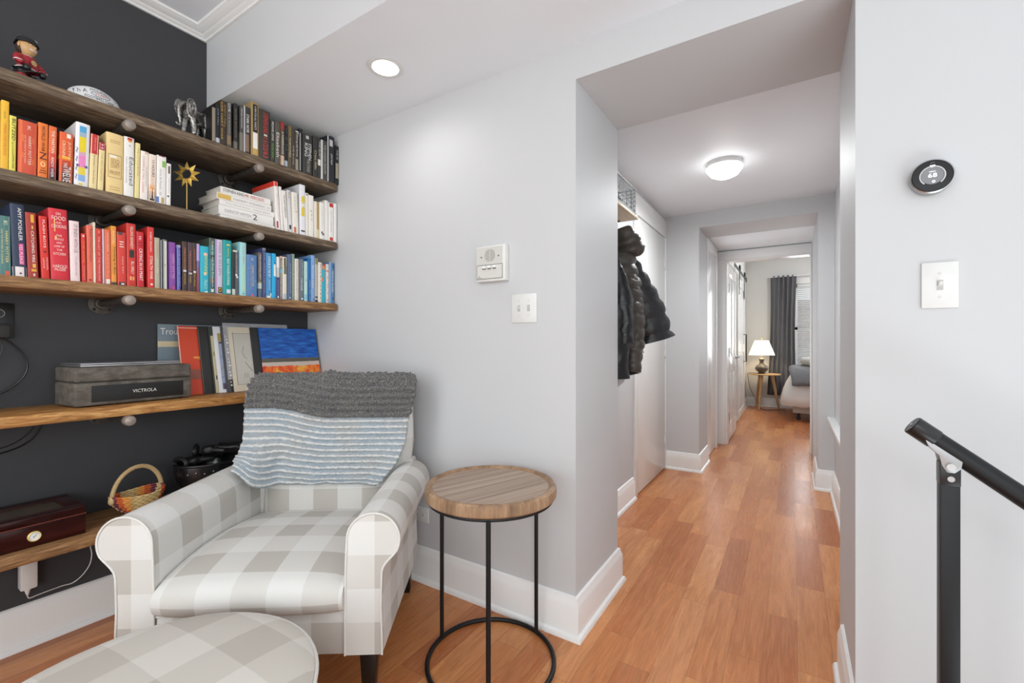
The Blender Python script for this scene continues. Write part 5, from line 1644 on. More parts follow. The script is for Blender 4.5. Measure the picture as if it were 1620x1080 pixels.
# ================================================================== THROW BLANKET
def blanket_mat():
    n = N('chunky_knit_throw')
    s = n.n('ShaderNodeSeparateXYZ', i_0=n.uv())
    U, V = s.outputs[0], s.outputs[1]       # V: arc length from the lower hem, metres (ribs already straight in V)
    p = .0262
    fr = n.math('FRACT', n.math('DIVIDE', V, p))
    dist = n.math('ABSOLUTE', n.math('SUBTRACT', fr, .5))
    ob = n.obj()
    nz = n.noise(ob, 75, 4, .65)
    nf = n.noise(ob, 240, 4, .75)
    nb = n.noise(ob, 7, 2)
    light = n.ramp(nf, [(.3, '#8b97a2'), (.5, '#acb7bf'), (.7, '#ccd0d2')])
    light = n.mix(n.math('MULTIPLY', n.ramp(nb, [(.45, (0, 0, 0, 1)), (.65, (1, 1, 1, 1))]), .6), light, lin('#b9b2a8'))
    light = n.mix(.15, light, lin('#a3b8ca'))
    edge = n.math('ADD', dist, n.math('MULTIPLY', n.math('SUBTRACT', nz, .5), .55))
    wm = n.ramp(edge, [(.10, (1, 1, 1, 1)), (.20, (0, 0, 0, 1))])
    light = n.mix(wm, light, lin('#e6e5e2'))
    dark = n.ramp(nf, [(.34, '#2c2d33'), (.46, '#55565c'), (.56, '#8f897c'), (.68, '#c4bba8')])
    dark = n.mix(n.math('MULTIPLY', n.ramp(nz, [(.4, (0, 0, 0, 1)), (.62, (1, 1, 1, 1))]), .4), dark, lin('#4f5868'))
    isd = n.math('GREATER_THAN', n.math('ADD', V, n.math('MULTIPLY', n.math('SUBTRACT', nz, .5), .006)), 12.02 * p)
    c = n.mix(isd, light, dark)
    n.set(c, .95, 0, .1)
    n.b.inputs['Sheen Weight'].default_value = .25
    n.bump(n.math('ADD', nf, nz), .9, .006)
    return n.m


def smoothstep(a, b_, x):
    t = max(0, min(1, (x - a) / (b_ - a)))
    return t * t * (3 - 2 * t)


def interp(tab, x):
    for (x0, y0), (x1, y1) in zip(tab, tab[1:]):
        if x <= x1 or (x1, y1) == tab[-1]:
            t = max(0, min(1, (x - x0) / (x1 - x0)))
            return y0 + (y1 - y0) * t
    return tab[-1][1]


PF = smooth_path([(.725, .82, 0), (.724, .88, 0), (.712, .92, 0), (.690, .942, 0), (.655, .951, 0), (.612, .946, 0), (.580, .930, 0), (.566, .90, 0), (.560, .84, 0), (.555, .76, 0), (.550, .68, 0), (.545, .60, 0), (.542, .515, 0)], 6)
al = [0]
for a, b_ in zip(PF, PF[1:]):
    al.append(al[-1] + (b_ - a).length)
TOT = al[-1]


def at_len(s_):
    """point of the drape path at s_ metres from the lower hem"""
    q = TOT - s_
    for i in range(len(al) - 1):
        if q <= al[i + 1]:
            t = (q - al[i]) / max(al[i + 1] - al[i], 1e-6)
            return PF[i].lerp(PF[i + 1], t)
    return PF[-1]


LT = [(.0, -.306), (.06, -.300), (.12, -.296), (.2, -.312), (.30, -.318), (.38, -.310), (.44, -.305), (.9, -.295)]
RT = [(.0, .235), (.05, .268), (.12, .318), (.20, .345), (.30, .356), (.36, .372), (.40, .385), (.46, .39), (.50, .375), (.56, .33), (.9, .32)]
rib = .0262
NUu, NVv = 150, int(TOT / .0042)
rows, uvs = [], []
for i in range(NVv + 1):
    s_ = TOT * i / NVv
    row, ur = [], []
    for k in range(NUu + 1):
        u = k / NUu
        xl, xr = interp(LT, s_), interp(RT, s_)
        jag = .006 * noise.noise((3.1, s_ * 60, 0)) if u < .5 else .006 * noise.noise((9.1, s_ * 60, 0))
        x = xl + (xr - xl) * u + jag * (1 - min(1, min(u, 1 - u) * 12))
        # rib sag: rows are higher at the left, lower at the right, with a fold in the middle
        sag = .042 * smoothstep(.15, .55, u) * (.4 + .6 * smoothstep(0, .35, s_)) if s_ < .45 else .042 * smoothstep(.15, .55, u)
        ss = s_ - sag * smoothstep(0, .05, s_) - (.006 * noise.noise((u * 9, 0, 5)) if s_ < .03 else 0)
        ss = max(0, min(TOT, ss + (.0 if s_ > 0 else 0)))
        P = at_len(ss)
        P2_ = at_len(min(TOT, ss + .004))
        P1_ = at_len(max(0, ss - .004))
        tn = (P2_ - P1_)
        nv = Vector((-tn.y, tn.x))
        if nv.length > 1e-6:
            nv.normalize()
        ph = (s_ / rib) % 1.0
        amp = .016 if s_ > 12 * rib else .0085
        rb_ = amp * (math.cos(2 * PI * (ph - .5)) * .5 + .5)
        nz = noise.noise((x * 90, s_ * 90, 1)) * (.009 if s_ > 12 * rib else .006) + noise.noise((x * 38, s_ * 38, 4)) * .004
        fold = .014 * math.exp(-((u - .36 - .25 * (s_ - .2)) / .07) ** 2) * smoothstep(0, .1, s_) * (1 if s_ < .42 else .3) + .008 * math.exp(-((u - .47) / .05) ** 2)
        d = .006 + rb_ + nz + fold
        # P.x is y, P.y is z ; outward normal points away from the backrest
        cy, cz = .64, .80
        if (P.x - cy) * nv.x + (P.y - cz) * nv.y < 0:
            nv = -nv
        y, z = P.x + nv.x * d, P.y + nv.y * d
        # lower left corner falls forward over the arm
        fl = (1 - smoothstep(.10, .24, u)) * (1 - smoothstep(.08, .24, s_))
        y -= .095 * fl
        z += .078 * fl * (1 - smoothstep(.0, .2, u)) * (1 - smoothstep(0, .2, s_)) + .0 * fl
        fr_ = smoothstep(.85, 1.0, u) * (1 - smoothstep(.12, .22, s_))
        y -= .03 * fr_
        row.append((x, y, z))
        ur.append((x, s_))
    rows.append(row)
    uvs.append(ur)
m = MB()
m.grid(rows, 0, True, uvs=uvs)
bl_ = m.build('throw_blanket', blanket_mat(), None, (-1.349, .692, 0), (0, 0, TH), sharp=180)
md = bl_.modifiers.new('thickness', 'SOLIDIFY')
md.thickness = .006
md.offset = -1
tag(bl_, 'chunky knitted throw, dark grey over white and light blue stripes, draped on the armchair', 'blanket')

# ================================================================== OTTOMAN
ot = thing('ottoman', 'round ottoman in beige buffalo check in front of the armchair', 'ottoman', (-1.349 + .012 * math.cos(TH) + .425 * math.sin(TH), .692 + .012 * math.sin(TH) - .425 * math.cos(TH), 0), TH)
R_ = .322
prof = [(R_ - .006, .125), (R_, .15), (R_ + .002, .25), (R_, .345), (R_ - .002, .366)]
m = MB()
rows, uv = [], []
for r_, h in prof:
    rows.append([(r_ * math.cos(2 * PI * k / 64), r_ * math.sin(2 * PI * k / 64), h) for k in range(65)])
    uv.append([(R_ * 2 * PI * k / 64, h) for k in range(65)])
m.grid(rows, 0, True, uvs=uv)
m.build('body', M_PLAID_OTT, ot)
m = MB()
rows, uv = [], []
for r_, h in [(R_ - .003, .366), (R_ - .004, .372), (R_ - .018, .381), (R_ - .05, .389), (R_ - .12, .397), (R_ - .22, .402), (.001, .404)]:
    rows.append([(r_ * math.cos(2 * PI * k / 64), r_ * math.sin(2 * PI * k / 64), h) for k in range(65)])
    uv.append([(p[0], p[1]) for p in rows[-1]])
m.grid(rows, 0, True, uvs=uv)
m.build('top_cushion', M_PLAID_OTT, ot)
MB().tube([(R_ * math.cos(2 * PI * k / 64), R_ * math.sin(2 * PI * k / 64), .367) for k in range(64)], .0045, 8, closed=True).build('piping', plain('#d8d4ce', .85), ot)
for k in range(4):
    a = PI / 4 + k * PI / 2
    MB().taper((.24 * math.cos(a), .24 * math.sin(a), .0005), (.015, .015), (.23 * math.cos(a), .23 * math.sin(a), .13), (.024, .024)).build('leg', M_BLACKWOOD, ot, bevel=.002)

# ================================================================== SIDE TABLE
TX, TY, TR = -.885, 1.262, .226
sd = thing('side_table', 'round wooden tray table on a black ring base, right of the armchair', 'side table', (TX, TY, 0), math.radians(70))
m = MB()
m.lathe([(TR - .012, .576), (TR - .004, .578), (TR, .583), (TR + .001, .600), (TR - .001, .612), (TR - .006, .618), (TR - .013, .6195), (TR - .020, .617), (TR - .026, .6112)], 72, 1, caps=False)
m.lathe([(.001, .5762), (TR - .012, .576)], 72, 1, caps=False)
m.lathe([(TR - .026, .6112), (TR - .05, .6105), (.0005, .6105)], 72, 0, caps=False)
m.build('table_top', [M_TABLE, M_TABLE_RIM], sd, sharp=30)
m = MB()
for k in (-1, 0, 1):
    m.box(-TR * (.86 if k == 0 else .76), TR * (.86 if k == 0 else .76), k * .095 - .0005, k * .095 + .0005, .6102, .6108)
m.build('board_joint', plain('#7c6450', .6), sd)
m = MB()
m.tube([((TR - .014) * math.cos(2 * PI * k / 64), (TR - .014) * math.sin(2 * PI * k / 64), .5705) for k in range(64)], .0055, 8, closed=True)
m.build('top_ring', M_BLACKMETAL, sd)
m = MB()
m.tube([((TR - .008) * math.cos(2 * PI * k / 72), (TR - .008) * math.sin(2 * PI * k / 72), .0085) for k in range(72)], .008, 10, closed=True)
m.build('base_ring', M_BLACKMETAL, sd)
for a in (183, 303, 72):
    a = math.radians(a) - math.radians(70)
    MB().tube([((TR - .012) * math.cos(a), (TR - .012) * math.sin(a), .010), ((TR - .012) * math.cos(a), (TR - .012) * math.sin(a), .572)], .0075, 12).build('leg', M_BLACKMETAL, sd)


# ================================================================== WALL FITTINGS
def plate(name, label, cat, loc, rot, w, h, th=.006, horizontal=False):
    t = thing(name, label, cat, loc, rot)
    MB().box(-w / 2, w / 2, -th, -.0004, -h / 2, h / 2).build('cover_plate', M_WHITEPL, t, bevel=.0022)
    return t


def toggle(t, x, z=0):
    m = MB()
    m.box(x - .006, x + .006, -.0068, -.0055, z - .0125, z + .0125, 0)
    m.build('toggle_slot', plain('#b9b8b6', .5), t)
    MB().taper((x, -.006, z - .002), (.0042, .002), (x, -.016, z + .008), (.0038, .003)).build('toggle_lever', plain('#e6e5e2', .3), t, bevel=.0008)
    for s in (-1, 1):
        MB().lathe([(.0032, -.0074), (.0032, -.0055)], 12, 0, (x, 0, z + s * .030), 'y').build('screw', plain('#d6d5d2', .35), t)


t = plate('light_switch', 'white double light switch under the intercom', 'light switch', (-.909, YW, 1.241), 0, .117, .116)
toggle(t, -.0225)
toggle(t, .0225)
t = plate('light_switch', 'white single light switch below the thermostat', 'light switch', (.314, YW, 1.2475), 0, .070, .116)
toggle(t, 0)
# duplex outlet, low on the wall behind the side table
t = plate('wall_outlet', 'white horizontal double outlet low on the wall beside the armchair', 'outlet', (-1.478, YW, .303), 0, .114, .068)
for s in (-1, 1):
    m = MB()
    m.lathe([(.0165, -.0078), (.0165, -.0055)], 24, 0, (s * .0195, 0, 0), 'y')
    m.box(s * .0195 - .004, s * .0195 + .004, -.0084, -.0076, .004, .0056, 1)
    m.box(s * .0195 - .004, s * .0195 + .004, -.0084, -.0076, -.0056, -.004, 1)
    m.lathe([(.0022, -.0084), (.0022, -.0076)], 10, 1, (s * .0195 + .009, 0, 0), 'y')
    m.build('receptacle', [plain('#e4e3df', .4), plain('#333331')], t)
# intercom
t = thing('intercom', 'pale grey door intercom with round speaker and three small keys', 'intercom', (-1.056, YW, 1.431))
MB().box(-.0735, .0735, -.028, -.0004, -.0735, .0735).build('housing', plain('#e2e1dd', .4), t, bevel=.0022)
MB().box(-.069, .060, -.0292, -.0275, -.002, .067).build('speaker_panel', plain('#d3d2cd', .4), t)
m = MB()
for k in range(15):
    z = -.0238 + .0034 * k
    w = math.sqrt(max(0, .0265 ** 2 - z * z))
    for s in (-1, 1):
        m.box(-.002 + (s * .0015 if s > 0 else -w), -.002 + (w if s > 0 else -.0015), -.0297, -.0291, z + .033 - .0008, z + .033 + .0008)
m.build('speaker_slots', plain('#9c9b96', .5), t)
for s in (-1, 1):
    MB().lathe([(.0032, -.0302), (.0032, -.0290)], 12, 0, (-.002 + s * .043, 0, .028), 'y').build('screw', plain('#55544f', .4), t)
m = MB()
m.box(-.0695, .061, -.0290, -.0276, -.064, -.0045, 0)
m.box(-.067, .0585, -.0296, -.0288, -.0615, -.007, 1)
m.text('J', (-.058, -.0300, -.053), (1, 0, 0), (0, 0, 1), .005, .009, 2)
m.box(-.064, -.042, -.0300, -.0296, -.0585, -.0572, 2)
m.build('key_panel', [plain('#77766f', .5), plain('#d8d7d2', .4), plain('#2c2c2a')], t)
for k in range(3):
    x = -.030 + .0255 * k
    MB().box(x - .0085, x + .0085, -.0365, -.0292, -.020, -.010).build('key', plain('#f0f0ee', .3), t, bevel=.0015)
    MB().box(x - .0085, x + .0085, -.0330, -.0292, -.0235, -.0205).build('key_shade', plain('#6a6965', .5), t)
# thermostat
t = thing('thermostat', 'round steel-rimmed thermostat with black face reading 68', 'thermostat', (.295, YW, 1.519))
MB().lathe([(.0395, -.030), (.0425, -.028), (.0432, -.012), (.036, -.0005)], 48, 0, (0, 0, 0), 'y', caps=False).build('steel_ring', M_STEEL, t)
MB().lathe([(.0002, -.0312), (.038, -.0308), (.0398, -.0285), (.0398, -.02)], 48, 0, (0, 0, 0), 'y', caps=False).build('glass_face', plain('#0b0b0d', .08, 0, .6), t)
m = MB()
m.lathe([(.0002, -.0316), (.021, -.0316)], 40, 0, (0, 0, 0), 'y', caps=False)
m.tube([(.0235 * math.cos(a), -.0314, .0235 * math.sin(a)) for a in [math.radians(-50 + k * 280 / 36) for k in range(37)]], .0018, 5, 1)
m.text('68', (0, -.0322, .001), (1, 0, 0), (0, 0, 1), .0165, .0105, 2)
m.text('INSIDE', (0, -.0322, .0105), (1, 0, 0), (0, 0, 1), .012, .0025, 2)
m.box(-.005, .005, -.0320, -.0318, .0215, .0265, 2)
m.lathe([(.0018, -.0322), (.0030, -.0322)], 14, 2, (.002, 0, -.0145), 'y', caps=False)
m.text('nest', (0, -.0316, .0325), (1, 0, 0), (0, 0, 1), .008, .0028, 3)
m.build('display', [emit('dim_display', lin('#77787c'), .25), emit('display_ring', lin('#a8a9ac'), .4), emit('display_digits', (1, 1, 1, 1), .9), plain('#8a8b8e')], t)

# recessed ceiling light
t = thing('recessed_light', 'bright round recessed light in the white soffit', 'ceiling light', (-1.40, 1.25, ZS))
MB().lathe([(.053, -.0005), (.068, -.001), (.070, -.004), (.064, -.006), (.053, -.004)], 48, 0, caps=False).build('trim_ring', M_WHITEPL, t)
MB().lathe([(.0005, -.0075), (.042, -.006), (.054, -.003)], 40, 0, caps=False).build('lens', M_LED, t)
# hall ceiling light
t = thing('flush_ceiling_light', 'round glowing dome light on the hall ceiling', 'ceiling light', (-.358, 3.025, ZH))
MB().lathe([(.100, -.030), (.103, -.026), (.103, -.001), (.098, -.0005)], 48, 0, caps=False).build('ceiling_plate', M_WHITEPL, t)
MB().lathe([(.0005, -.098), (.045, -.092), (.080, -.074), (.101, -.045), (.104, -.034), (.100, -.030)], 48, 0, caps=False).build('glass_dome', M_LAMP, t)

# ================================================================== HANDRAIL
YR = 1.30
hr = thing('stair_handrail', 'black round stair handrail on a square post with grey bracket', 'handrail', (.281, YR, 0))
dx, dz = .173, -.1335
sl = dz / dx
p0 = (.222 - .281, 0, .9215)
L1 = 1.15
pe = (p0[0] + L1, 0, p0[2] + sl * L1)
u = Vector((1, 0, sl)).normalized()
a0 = Vector(p0)
MB().tube([a0 + u * .04, Vector(pe)], .0195, 28).build('rail', M_BLACKMETAL, hr)
MB().tube([a0, a0 + u * .002, a0 + u * .046, a0 + u * .047], [.0195, .0212, .0212, .0205], 28).build('end_cap', M_BLACKPL, hr)
MB().tube([a0 - u * .0015, a0 + u * .001], .0035, 12).build('cap_screw', M_STEEL, hr)
MB().box(-.0155, .0155, -.0155, .0155, .0005, .842).build('post', M_BLACKMETAL, hr, bevel=.0015)
MB().box(-.0162, .0162, -.0162, .0162, .800, .846).build('post_cap', M_BLACKPL, hr, bevel=.0015)
MB().lathe([(.006, -.0205), (.006, -.016)], 14, 0, (0, 0, .815), 'y').build('bolt', M_STEEL, hr)
m = MB()
pts = [(-.014, .842), (-.018, .862), (-.034, .878), (-.040, .893), (-.030, .8885), (.018, .853), (.016, .838), (.006, .828), (-.006, .828)]
m.prism([(p[0], p[1]) for p in pts], -.0185, -.0155, 'y')
m.prism([(p[0], p[1]) for p in pts], .0155, .0185, 'y')
m.prism([(-.040, .893), (-.034, .882), (.010, .849), (.018, .853)], -.017, .017, 'y')
m.build('hinge_bracket', plain('#a9aaab', .4, .6), hr, bevel=.0008)
MB().lathe([(.0075, -.0215), (.0075, -.018)], 20, 0, (0, 0, .840), 'y').build('pivot_bolt', plain('#c4c5c6', .35, .7), hr)

# ================================================================== HALL: COAT SHELF AND COATS
cs = thing('coat_shelf', 'blond wooden wall shelf with metal coat hooks in the hall', 'coat rack', (-.96, 2.20, 1.773))
MB().box(.002, .250, -.165, .205, 0, .016).build('board', M_COATSHELF, cs, bevel=.002)
MB().box(.0005, .018, -.165, .205, -.075, -.0005).build('hook_rail', M_COATSHELF, cs, bevel=.002)
for y in (-.10, .02, .14):
    MB().tube(smooth_path([(.018, y, -.03), (.05, y, -.035), (.085, y, -.07), (.12, y, -.062), (.135, y, -.030)]), .0045, 8).build('hook', M_PIPE, cs)
for y in (-.13, .17):
    MB().tube(smooth_path([(.010, y, -.07), (.04, y, -.05), (.12, y, -.01), (.16, y, -.001)]), .004, 6).build('shelf_support', M_PIPE, cs)
wb = thing('wire_basket', 'dark wire basket standing on the coat shelf', 'basket', (-.955, 2.20, 1.7895))
m = MB()
X0, X1, Y0_, Y1_, HH = .02, .232, -.155, .195, .145
for z in (.004, .03, .055, .08, .105, .125, HH):
    m.tube([(X0, Y0_, z), (X1, Y0_, z), (X1, Y1_, z), (X0, Y1_, z)], .0016 if 0 < z < HH else .003, 5, 0, closed=True)
for k in range(17):
    y = Y0_ + (Y1_ - Y0_) * k / 16
    m.tube([(X0, y, HH), (X0, y, .004), (X1, y, .004), (X1, y, HH)], .0014, 5)
for k in range(10):
    x = X0 + (X1 - X0) * k / 9
    m.tube([(x, Y0_, HH), (x, Y0_, .004), (x, Y1_, .004), (x, Y1_, HH)], .0014, 5)
m.build('wire_mesh', M_BLACKMETAL, wb)
MB().box(X0, X1 + .004, Y0_, Y1_ + .004, .0005, .018).build('base_tray', plain('#3a2f27', .6), wb)
m = MB().lathe([(.030, .003), (.042, .07), (.045, .150), (.042, .150), (.038, .07)], 24)
tag(m.build('dark_cup', plain('#2a2a2c', .5), None, (-.80, 2.19, 1.808)), 'dark cup standing inside the wire basket', 'cup')
m = MB()
P = []
for i in range(9):
    t_ = i / 8
    P.append([(.07 * math.sin(PI * (.1 + .8 * t_)) * math.cos(a) * (1 + .2 * math.sin(3 * a + i)), .075 * math.sin(PI * (.1 + .8 * t_)) * math.sin(a), .09 * t_ + .005) for a in [2 * PI * k / 20 for k in range(20)]])
m.grid(P, 0, True, closed_u=True)
tag(m.build('knit_hat', plain('#33353a', .9), None, (-.84, 2.31, 1.808)), 'crumpled dark knit hat inside the wire basket', 'hat')


def puff(m, pts, radii, flat, seg, amp, n=28, k=0, up=(1, 0, 0), wr=.006, seed=0, mi=0):
    """quilted or leather tube: radius swells between stitch lines every seg metres"""
    P = smooth_path(pts, 14)
    R = []
    d = 0
    NN = len(P)
    for i in range(NN):
        if i:
            d += (P[i] - P[i - 1]).length
        f = i / (NN - 1) * (len(radii) - 1)
        j = min(int(f), len(radii) - 2)
        r = radii[j] + (radii[j + 1] - radii[j]) * (f - j)
        sw = abs(math.sin(PI * d / seg)) ** .6 if seg else 1
        R.append(r * (1 - amp + amp * sw))
    FL = flat if isinstance(flat, (list, tuple)) else [flat] * 2
    fl = []
    for i in range(NN):
        f = i / (NN - 1) * (len(FL) - 1)
        j = min(int(f), len(FL) - 2)
        fl.append(FL[j] + (FL[j + 1] - FL[j]) * (f - j))
    s0 = len(m.v)
    m.tube(P, R, n, mi, flat=fl, up=up)
    for q in range(s0, len(m.v)):
        v = Vector(m.v[q])
        m.v[q] = tuple(v + Vector((noise.noise(v * 14 + Vector((seed, 0, 0))), noise.noise(v * 14 + Vector((0, seed, 9))), 0)) * wr + Vector((noise.noise(v * 45), noise.noise(v * 45 + Vector((7, 7, 7))), 0)) * wr * .45)


def jacket_mat(name, dark, lite, rough):
    n = N(name)
    ob = n.obj()
    a = n.noise(n.mapped(ob, (1, 1, 2.5)), 18, 4, .6)
    n.set(n.mix(a, lin(dark), lin(lite)), rough, 0, .5)
    n.bump(n.noise(n.mapped(ob, (1, 1, 2)), 60, 4), .5, .004)
    return n.m


M_PUFF = jacket_mat('taupe_ripstop', '#2e2a26', '#57504a', .42)
M_PUFF2 = jacket_mat('black_ripstop', '#17181a', '#34363a', .38)
M_LEATHER = jacket_mat('black_leather', '#0e0e10', '#26262a', .28)

pj = thing('puffer_jacket', 'quilted dark taupe puffer jacket with hood hanging on the coat hooks', 'jacket', (0, 0, 0))
pj.location = (-.76, 2.26, 0)
T = lambda p: (p[0] + .76, p[1] - 2.26, p[2])
m = MB()
puff(m, [T(p) for p in [(-.755, 2.25, 1.70), (-.74, 2.275, 1.64), (-.725, 2.29, 1.585), (-.725, 2.30, 1.56)]], [.045, .075, .088, .060], .72, .05, .20, seed=1)
m.build('hood', M_PUFF, pj)
m = MB()
puff(m, [T(p) for p in [(-.775, 2.25, 1.56), (-.765, 2.25, 1.40), (-.755, 2.25, 1.24), (-.75, 2.25, 1.05)]], [.085, .115, .125, .115], [.9, .9], .062, .14, n=36, seed=2)
m.build('body', M_PUFF, pj)
m = MB()
puff(m, [T(p) for p in [(-.735, 2.235, 1.555), (-.705, 2.235, 1.40), (-.685, 2.245, 1.22), (-.680, 2.225, 1.08), (-.685, 2.20, .955)]], [.042, .052, .056, .050, .048], .95, .055, .22, n=24, seed=3)
sl_ = m.build('sleeve', M_PUFF, pj)
m = MB()
m.lathe([(.036, .0), (.030, .012), (.001, .014)], 18, 0, T((-.685, 2.199, .950)), caps=False)
m.build('cuff_opening', plain('#0c0c0d', .8), sl_)
m = MB()
puff(m, [T(p) for p in [(-.715, 2.28, 1.545), (-.675, 2.335, 1.42), (-.635, 2.385, 1.28), (-.605, 2.42, 1.12)]], [.028, .058, .080, .098], [.55, .42], .085, .26, n=30, seed=4, up=(.7, .7, 0))
sk_ = m.build('side_panel', M_PUFF2, pj)
m = MB()
puff(m, [T(p) for p in [(-.72, 2.26, 1.03), (-.70, 2.255, .985), (-.69, 2.26, .945)]], [.06, .05, .04], .8, .05, .15, n=24, seed=5)
m.build('sleeve', M_PUFF2, pj)

lj = thing('leather_jacket', 'black leather jacket hanging in front of the puffer jacket', 'jacket', (-.76, 2.12, 0))
T = lambda p: (p[0] + .76, p[1] - 2.12, p[2])
m = MB()
puff(m, [T(p) for p in [(-.80, 2.11, 1.52), (-.79, 2.11, 1.35), (-.785, 2.11, 1.12), (-.785, 2.11, .93)]], [.07, .105, .115, .115], [.75, .75], 0, 0, n=36, seed=8, wr=.014)
m.build('body', M_LEATHER, lj)
m = MB()
puff(m, [T(p) for p in [(-.745, 2.105, 1.50), (-.715, 2.11, 1.36), (-.700, 2.115, 1.22), (-.690, 2.12, 1.10)]], [.040, .050, .050, .046], .95, 0, 0, n=24, seed=9, wr=.012)
m.build('sleeve', M_LEATHER, lj)
lc = thing('pale_garment', 'pale grey garment hem showing below the leather jacket', 'garment', (-.78, 2.16, 0))
m = MB()
P = []
for i in range(14):
    z = 1.2 - .30 * i / 13
    P.append([((.062 + .012 * math.sin(5 * a)) * math.cos(a), (.055 + .01 * math.sin(4 * a)) * math.sin(a), z + (.02 * math.sin(3 * a) if i == 13 else 0)) for a in [2 * PI * k / 32 for k in range(32)]])
m.grid(P, 0, True, closed_u=True)
m.build('cloth', plain('#c8c8cc', .9), lc)

# ================================================================== BEDROOM
tb = thing('bedside_table', 'round pale wooden three-legged bedside table in the bedroom', 'table', (-.40, 8.55, 0))
MB().lathe([(.225, .575), (.235, .580), (.235, .592), (.230, .596)], 40).build('table_top', M_OAK, tb)
for a in (250, 10, 130):
    a = math.radians(a)
    MB().tube([(.11 * math.cos(a), .11 * math.sin(a), .576), (.21 * math.cos(a), .21 * math.sin(a), .001)], [.026, .014], 14).build('leg', M_OAK, tb)
lm = thing('table_lamp', 'lit table lamp with pleated cream shade and dark gourd base', 'lamp', (-.44, 8.50, .5965))
MB().lathe([(.055, .0005), (.058, .012), (.045, .020), (.070, .040), (.098, .075), (.100, .100), (.080, .130), (.042, .155), (.030, .185), (.034, .215), (.044, .245), (.030, .255), (.012, .262)], 32).build('lamp_base', plain('#5c544c', .35, .3), lm)
MB().tube([(0, 0, .262), (0, 0, .575)], .004, 8).build('harp', M_GOLD, lm)
MB().ball((0, 0, .582), .010, 12, 8).build('finial', M_GOLD, lm)
n = N('lit_pleated_shade')
n.set(lin('#f4ecd8'), .8)
n.b.inputs['Emission Color'].default_value = (1, .88, .66, 1)
n.b.inputs['Emission Strength'].default_value = .75
m = MB()
P = []
for h, r_ in ((.310, .190), (.40, .158), (.49, .124), (.555, .098)):
    P.append([((r_ + (.0035 if k % 2 else -.0035)) * math.cos(2 * PI * k / 96), (r_ + (.0035 if k % 2 else -.0035)) * math.sin(2 * PI * k / 96), h) for k in range(96)])
m.grid(P, 0, False, closed_u=True)
m.build('lamp_shade', n.m, lm)
MB().ball((0, 0, .42), (.03, .03, .045), 14, 10).build('bulb', emit('lit_bulb', (1, .9, .7, 1), 6), lm)
light('bedside_lamp_light', 'POINT', (-.44, 8.50, 1.02), 5, (1, .86, .66), size=.05)
m = MB().tube(smooth_path([(-.50, 8.50, .602), (-.62, 8.52, .602), (-.648, 8.52, .57), (-.61, 8.50, .35), (-.50, 8.45, .12), (-.42, 8.40, .012), (-.25, 8.5, .008), (-.10, 8.6, .008)]), .004, 6)
tag(m.build('lamp_cord', M_BLACKPL), 'dark cord hanging from the bedside table to the floor', 'cord')

cu_ = thing('curtain', 'long charcoal curtain on a rod left of the bedroom window', 'curtain', (-.14, 8.80, 0))
m = MB()
rows = []
for i in range(30):
    t_ = i / 29
    z = .22 + 2.03 * t_
    row = []
    for k in range(91):
        u_ = k / 90
        gather = 1 - .12 * math.sin(PI * t_)
        x = -.20 + .37 * u_
        x = (x + .02) * gather + .0 - .05 * (1 - t_) * (1 - u_)
        y = .035 * math.sin(u_ * PI * 11) * (.75 + .25 * math.sin(4 * t_ + u_ * 7)) + .008 * noise.noise((u_ * 5, z * 2, 0))
        row.append((x, y, z))
    rows.append(row)
m.grid(rows, 0, True)
c_ = m.build('fabric', plain('#6a6a6d', .85), cu_, sharp=180)
md = c_.modifiers.new('thickness', 'SOLIDIFY')
md.thickness = .004
MB().tube([(-.24, 0, 2.235), (1.25, 0, 2.235)], .011, 12).build('rod', M_WHITEPL, cu_)
m = MB()
m.tube([(-.22, .095, 2.235), (-.22, 0, 2.235)], .006, 8)
m.build('rod_bracket', M_BLACKMETAL, cu_)

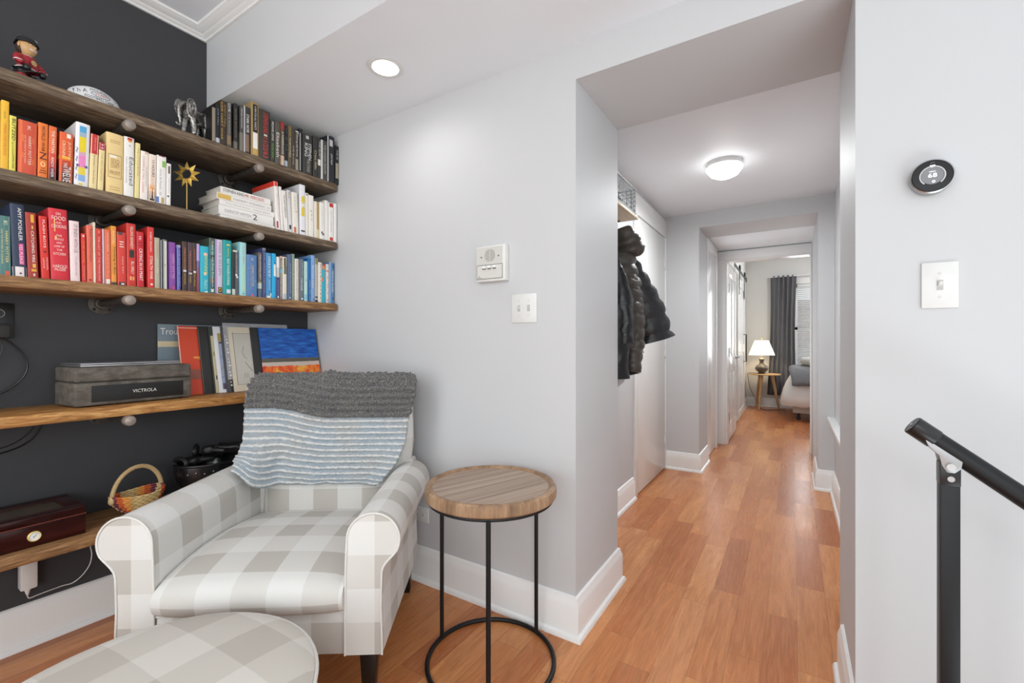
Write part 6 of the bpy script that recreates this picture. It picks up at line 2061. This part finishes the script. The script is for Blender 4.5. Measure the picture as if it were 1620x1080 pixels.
bd_ = thing('bed', 'bed with white duvet and pale upholstered base on castors', 'bed', (.95, 8.0, 0))
MB().box(-.95, 1.0, -.48, .55, .105, .40).build('box_spring', plain('#cbc8c4', .9), bd_, bevel=.02)
MB().box(-.70, .9, -.35, .4, .045, .104).build('base_frame', plain('#dcdad6', .8), bd_, bevel=.004)
MB().box(-.94, 1.0, -.47, .54, .401, .55).build('mattress', plain('#e6e4e0', .9), bd_, bevel=.04, segs=3)
for x, y in ((-.88, -.40), (.9, -.40), (-.88, .46), (.9, .46)):
    m = MB()
    m.tube([(x, y, .04), (x, y, .106)], .012, 10)
    m.lathe([(.026, -.012), (.030, -.006), (.030, .006), (.026, .012)], 18, 0, (x, y, .0305), 'y')
    m.build('castor', M_BLACKMETAL, bd_)
m = MB()
rows = []
for i in range(37):
    v_ = i / 36
    row = []
    for k in range(49):
        u_ = k / 48
        x, y = -1.06 + 2.1 * u_, -.60 + 1.25 * v_
        ex = smoothstep(0, .10, u_)
        ey = smoothstep(0, .14, v_) * (1 - smoothstep(.86, 1, v_))
        z = .21 + .42 * min(ex, ey) ** .45 + .045 * math.sin(PI * v_)
        nz = noise.noise((x * 3.2, y * 4, 0)) * .035 + noise.noise((x * 9, y * 9, 3)) * .015
        row.append((x + nz * .8, y + nz * .6 - (.02 if v_ < .1 else 0), z + nz))
    rows.append(row)
m.grid(rows, 0, True)
dv = m.build('duvet', plain('#e4e2df', .95), None, (.95, 8.0, 0), sharp=180)
md = dv.modifiers.new('thickness', 'SOLIDIFY')
md.thickness = .05
md.offset = 1
tag(dv, 'puffy white duvet hanging over the edge of the bed', 'duvet')
m = MB()
rows = []
for i in range(41):
    v_ = i / 40
    row = []
    for k in range(21):
        u_ = k / 20
        x, y = -1.00 + .72 * u_, -.640 + 1.30 * v_
        ey = smoothstep(0, .14, v_) * (1 - smoothstep(.86, 1, v_))
        ex = smoothstep(-.25, .12, u_)
        z = .50 + .20 * min(ex, ey) ** .5 + .045 * math.sin(PI * v_) + .018 * noise.noise((x * 9, y * 9, 1)) + .025 * noise.noise((x * 3.2, y * 4, 0))
        row.append((x + (.04 * (1 - ey)), y - .02 * (1 - ey) - .01 * (v_ < .1), z + .01))
    rows.append(row)
m.grid(rows, 0, True)
n = N('charcoal_knit')
n.set(n.mix(n.noise(n.obj(), 160, 3), lin('#4c4c50'), lin('#8a8a8c')), .95)
n.bump(n.noise(n.obj(), 120, 3), .8, .01)
bt = m.build('bed_throw', n.m, None, (.95, 8.0, 0), sharp=180)
md = bt.modifiers.new('thickness', 'SOLIDIFY')
md.thickness = .012
md.offset = 1
tag(bt, 'charcoal knitted throw across the white duvet', 'blanket')
m = MB()
P = []
for i in range(13):
    t_ = -1 + 2 * i / 12
    w_ = math.sqrt(max(0, 1 - t_ ** 4))
    P.append([((.30 * w_) * (abs(math.cos(a)) ** .6) * (1 if math.cos(a) > 0 else -1), .42 * t_, .085 * w_ * (abs(math.sin(a)) ** .8) * (1 if math.sin(a) > 0 else -1)) for a in [2 * PI * k / 24 for k in range(24)]])
m.grid(P, 0, True, closed_u=True)
tag(m.build('pillow', plain('#b5b1ab', .95), None, (.42, 8.12, .80), (0, .1, .2), sharp=180), 'taupe pillow lying on the bed', 'pillow')
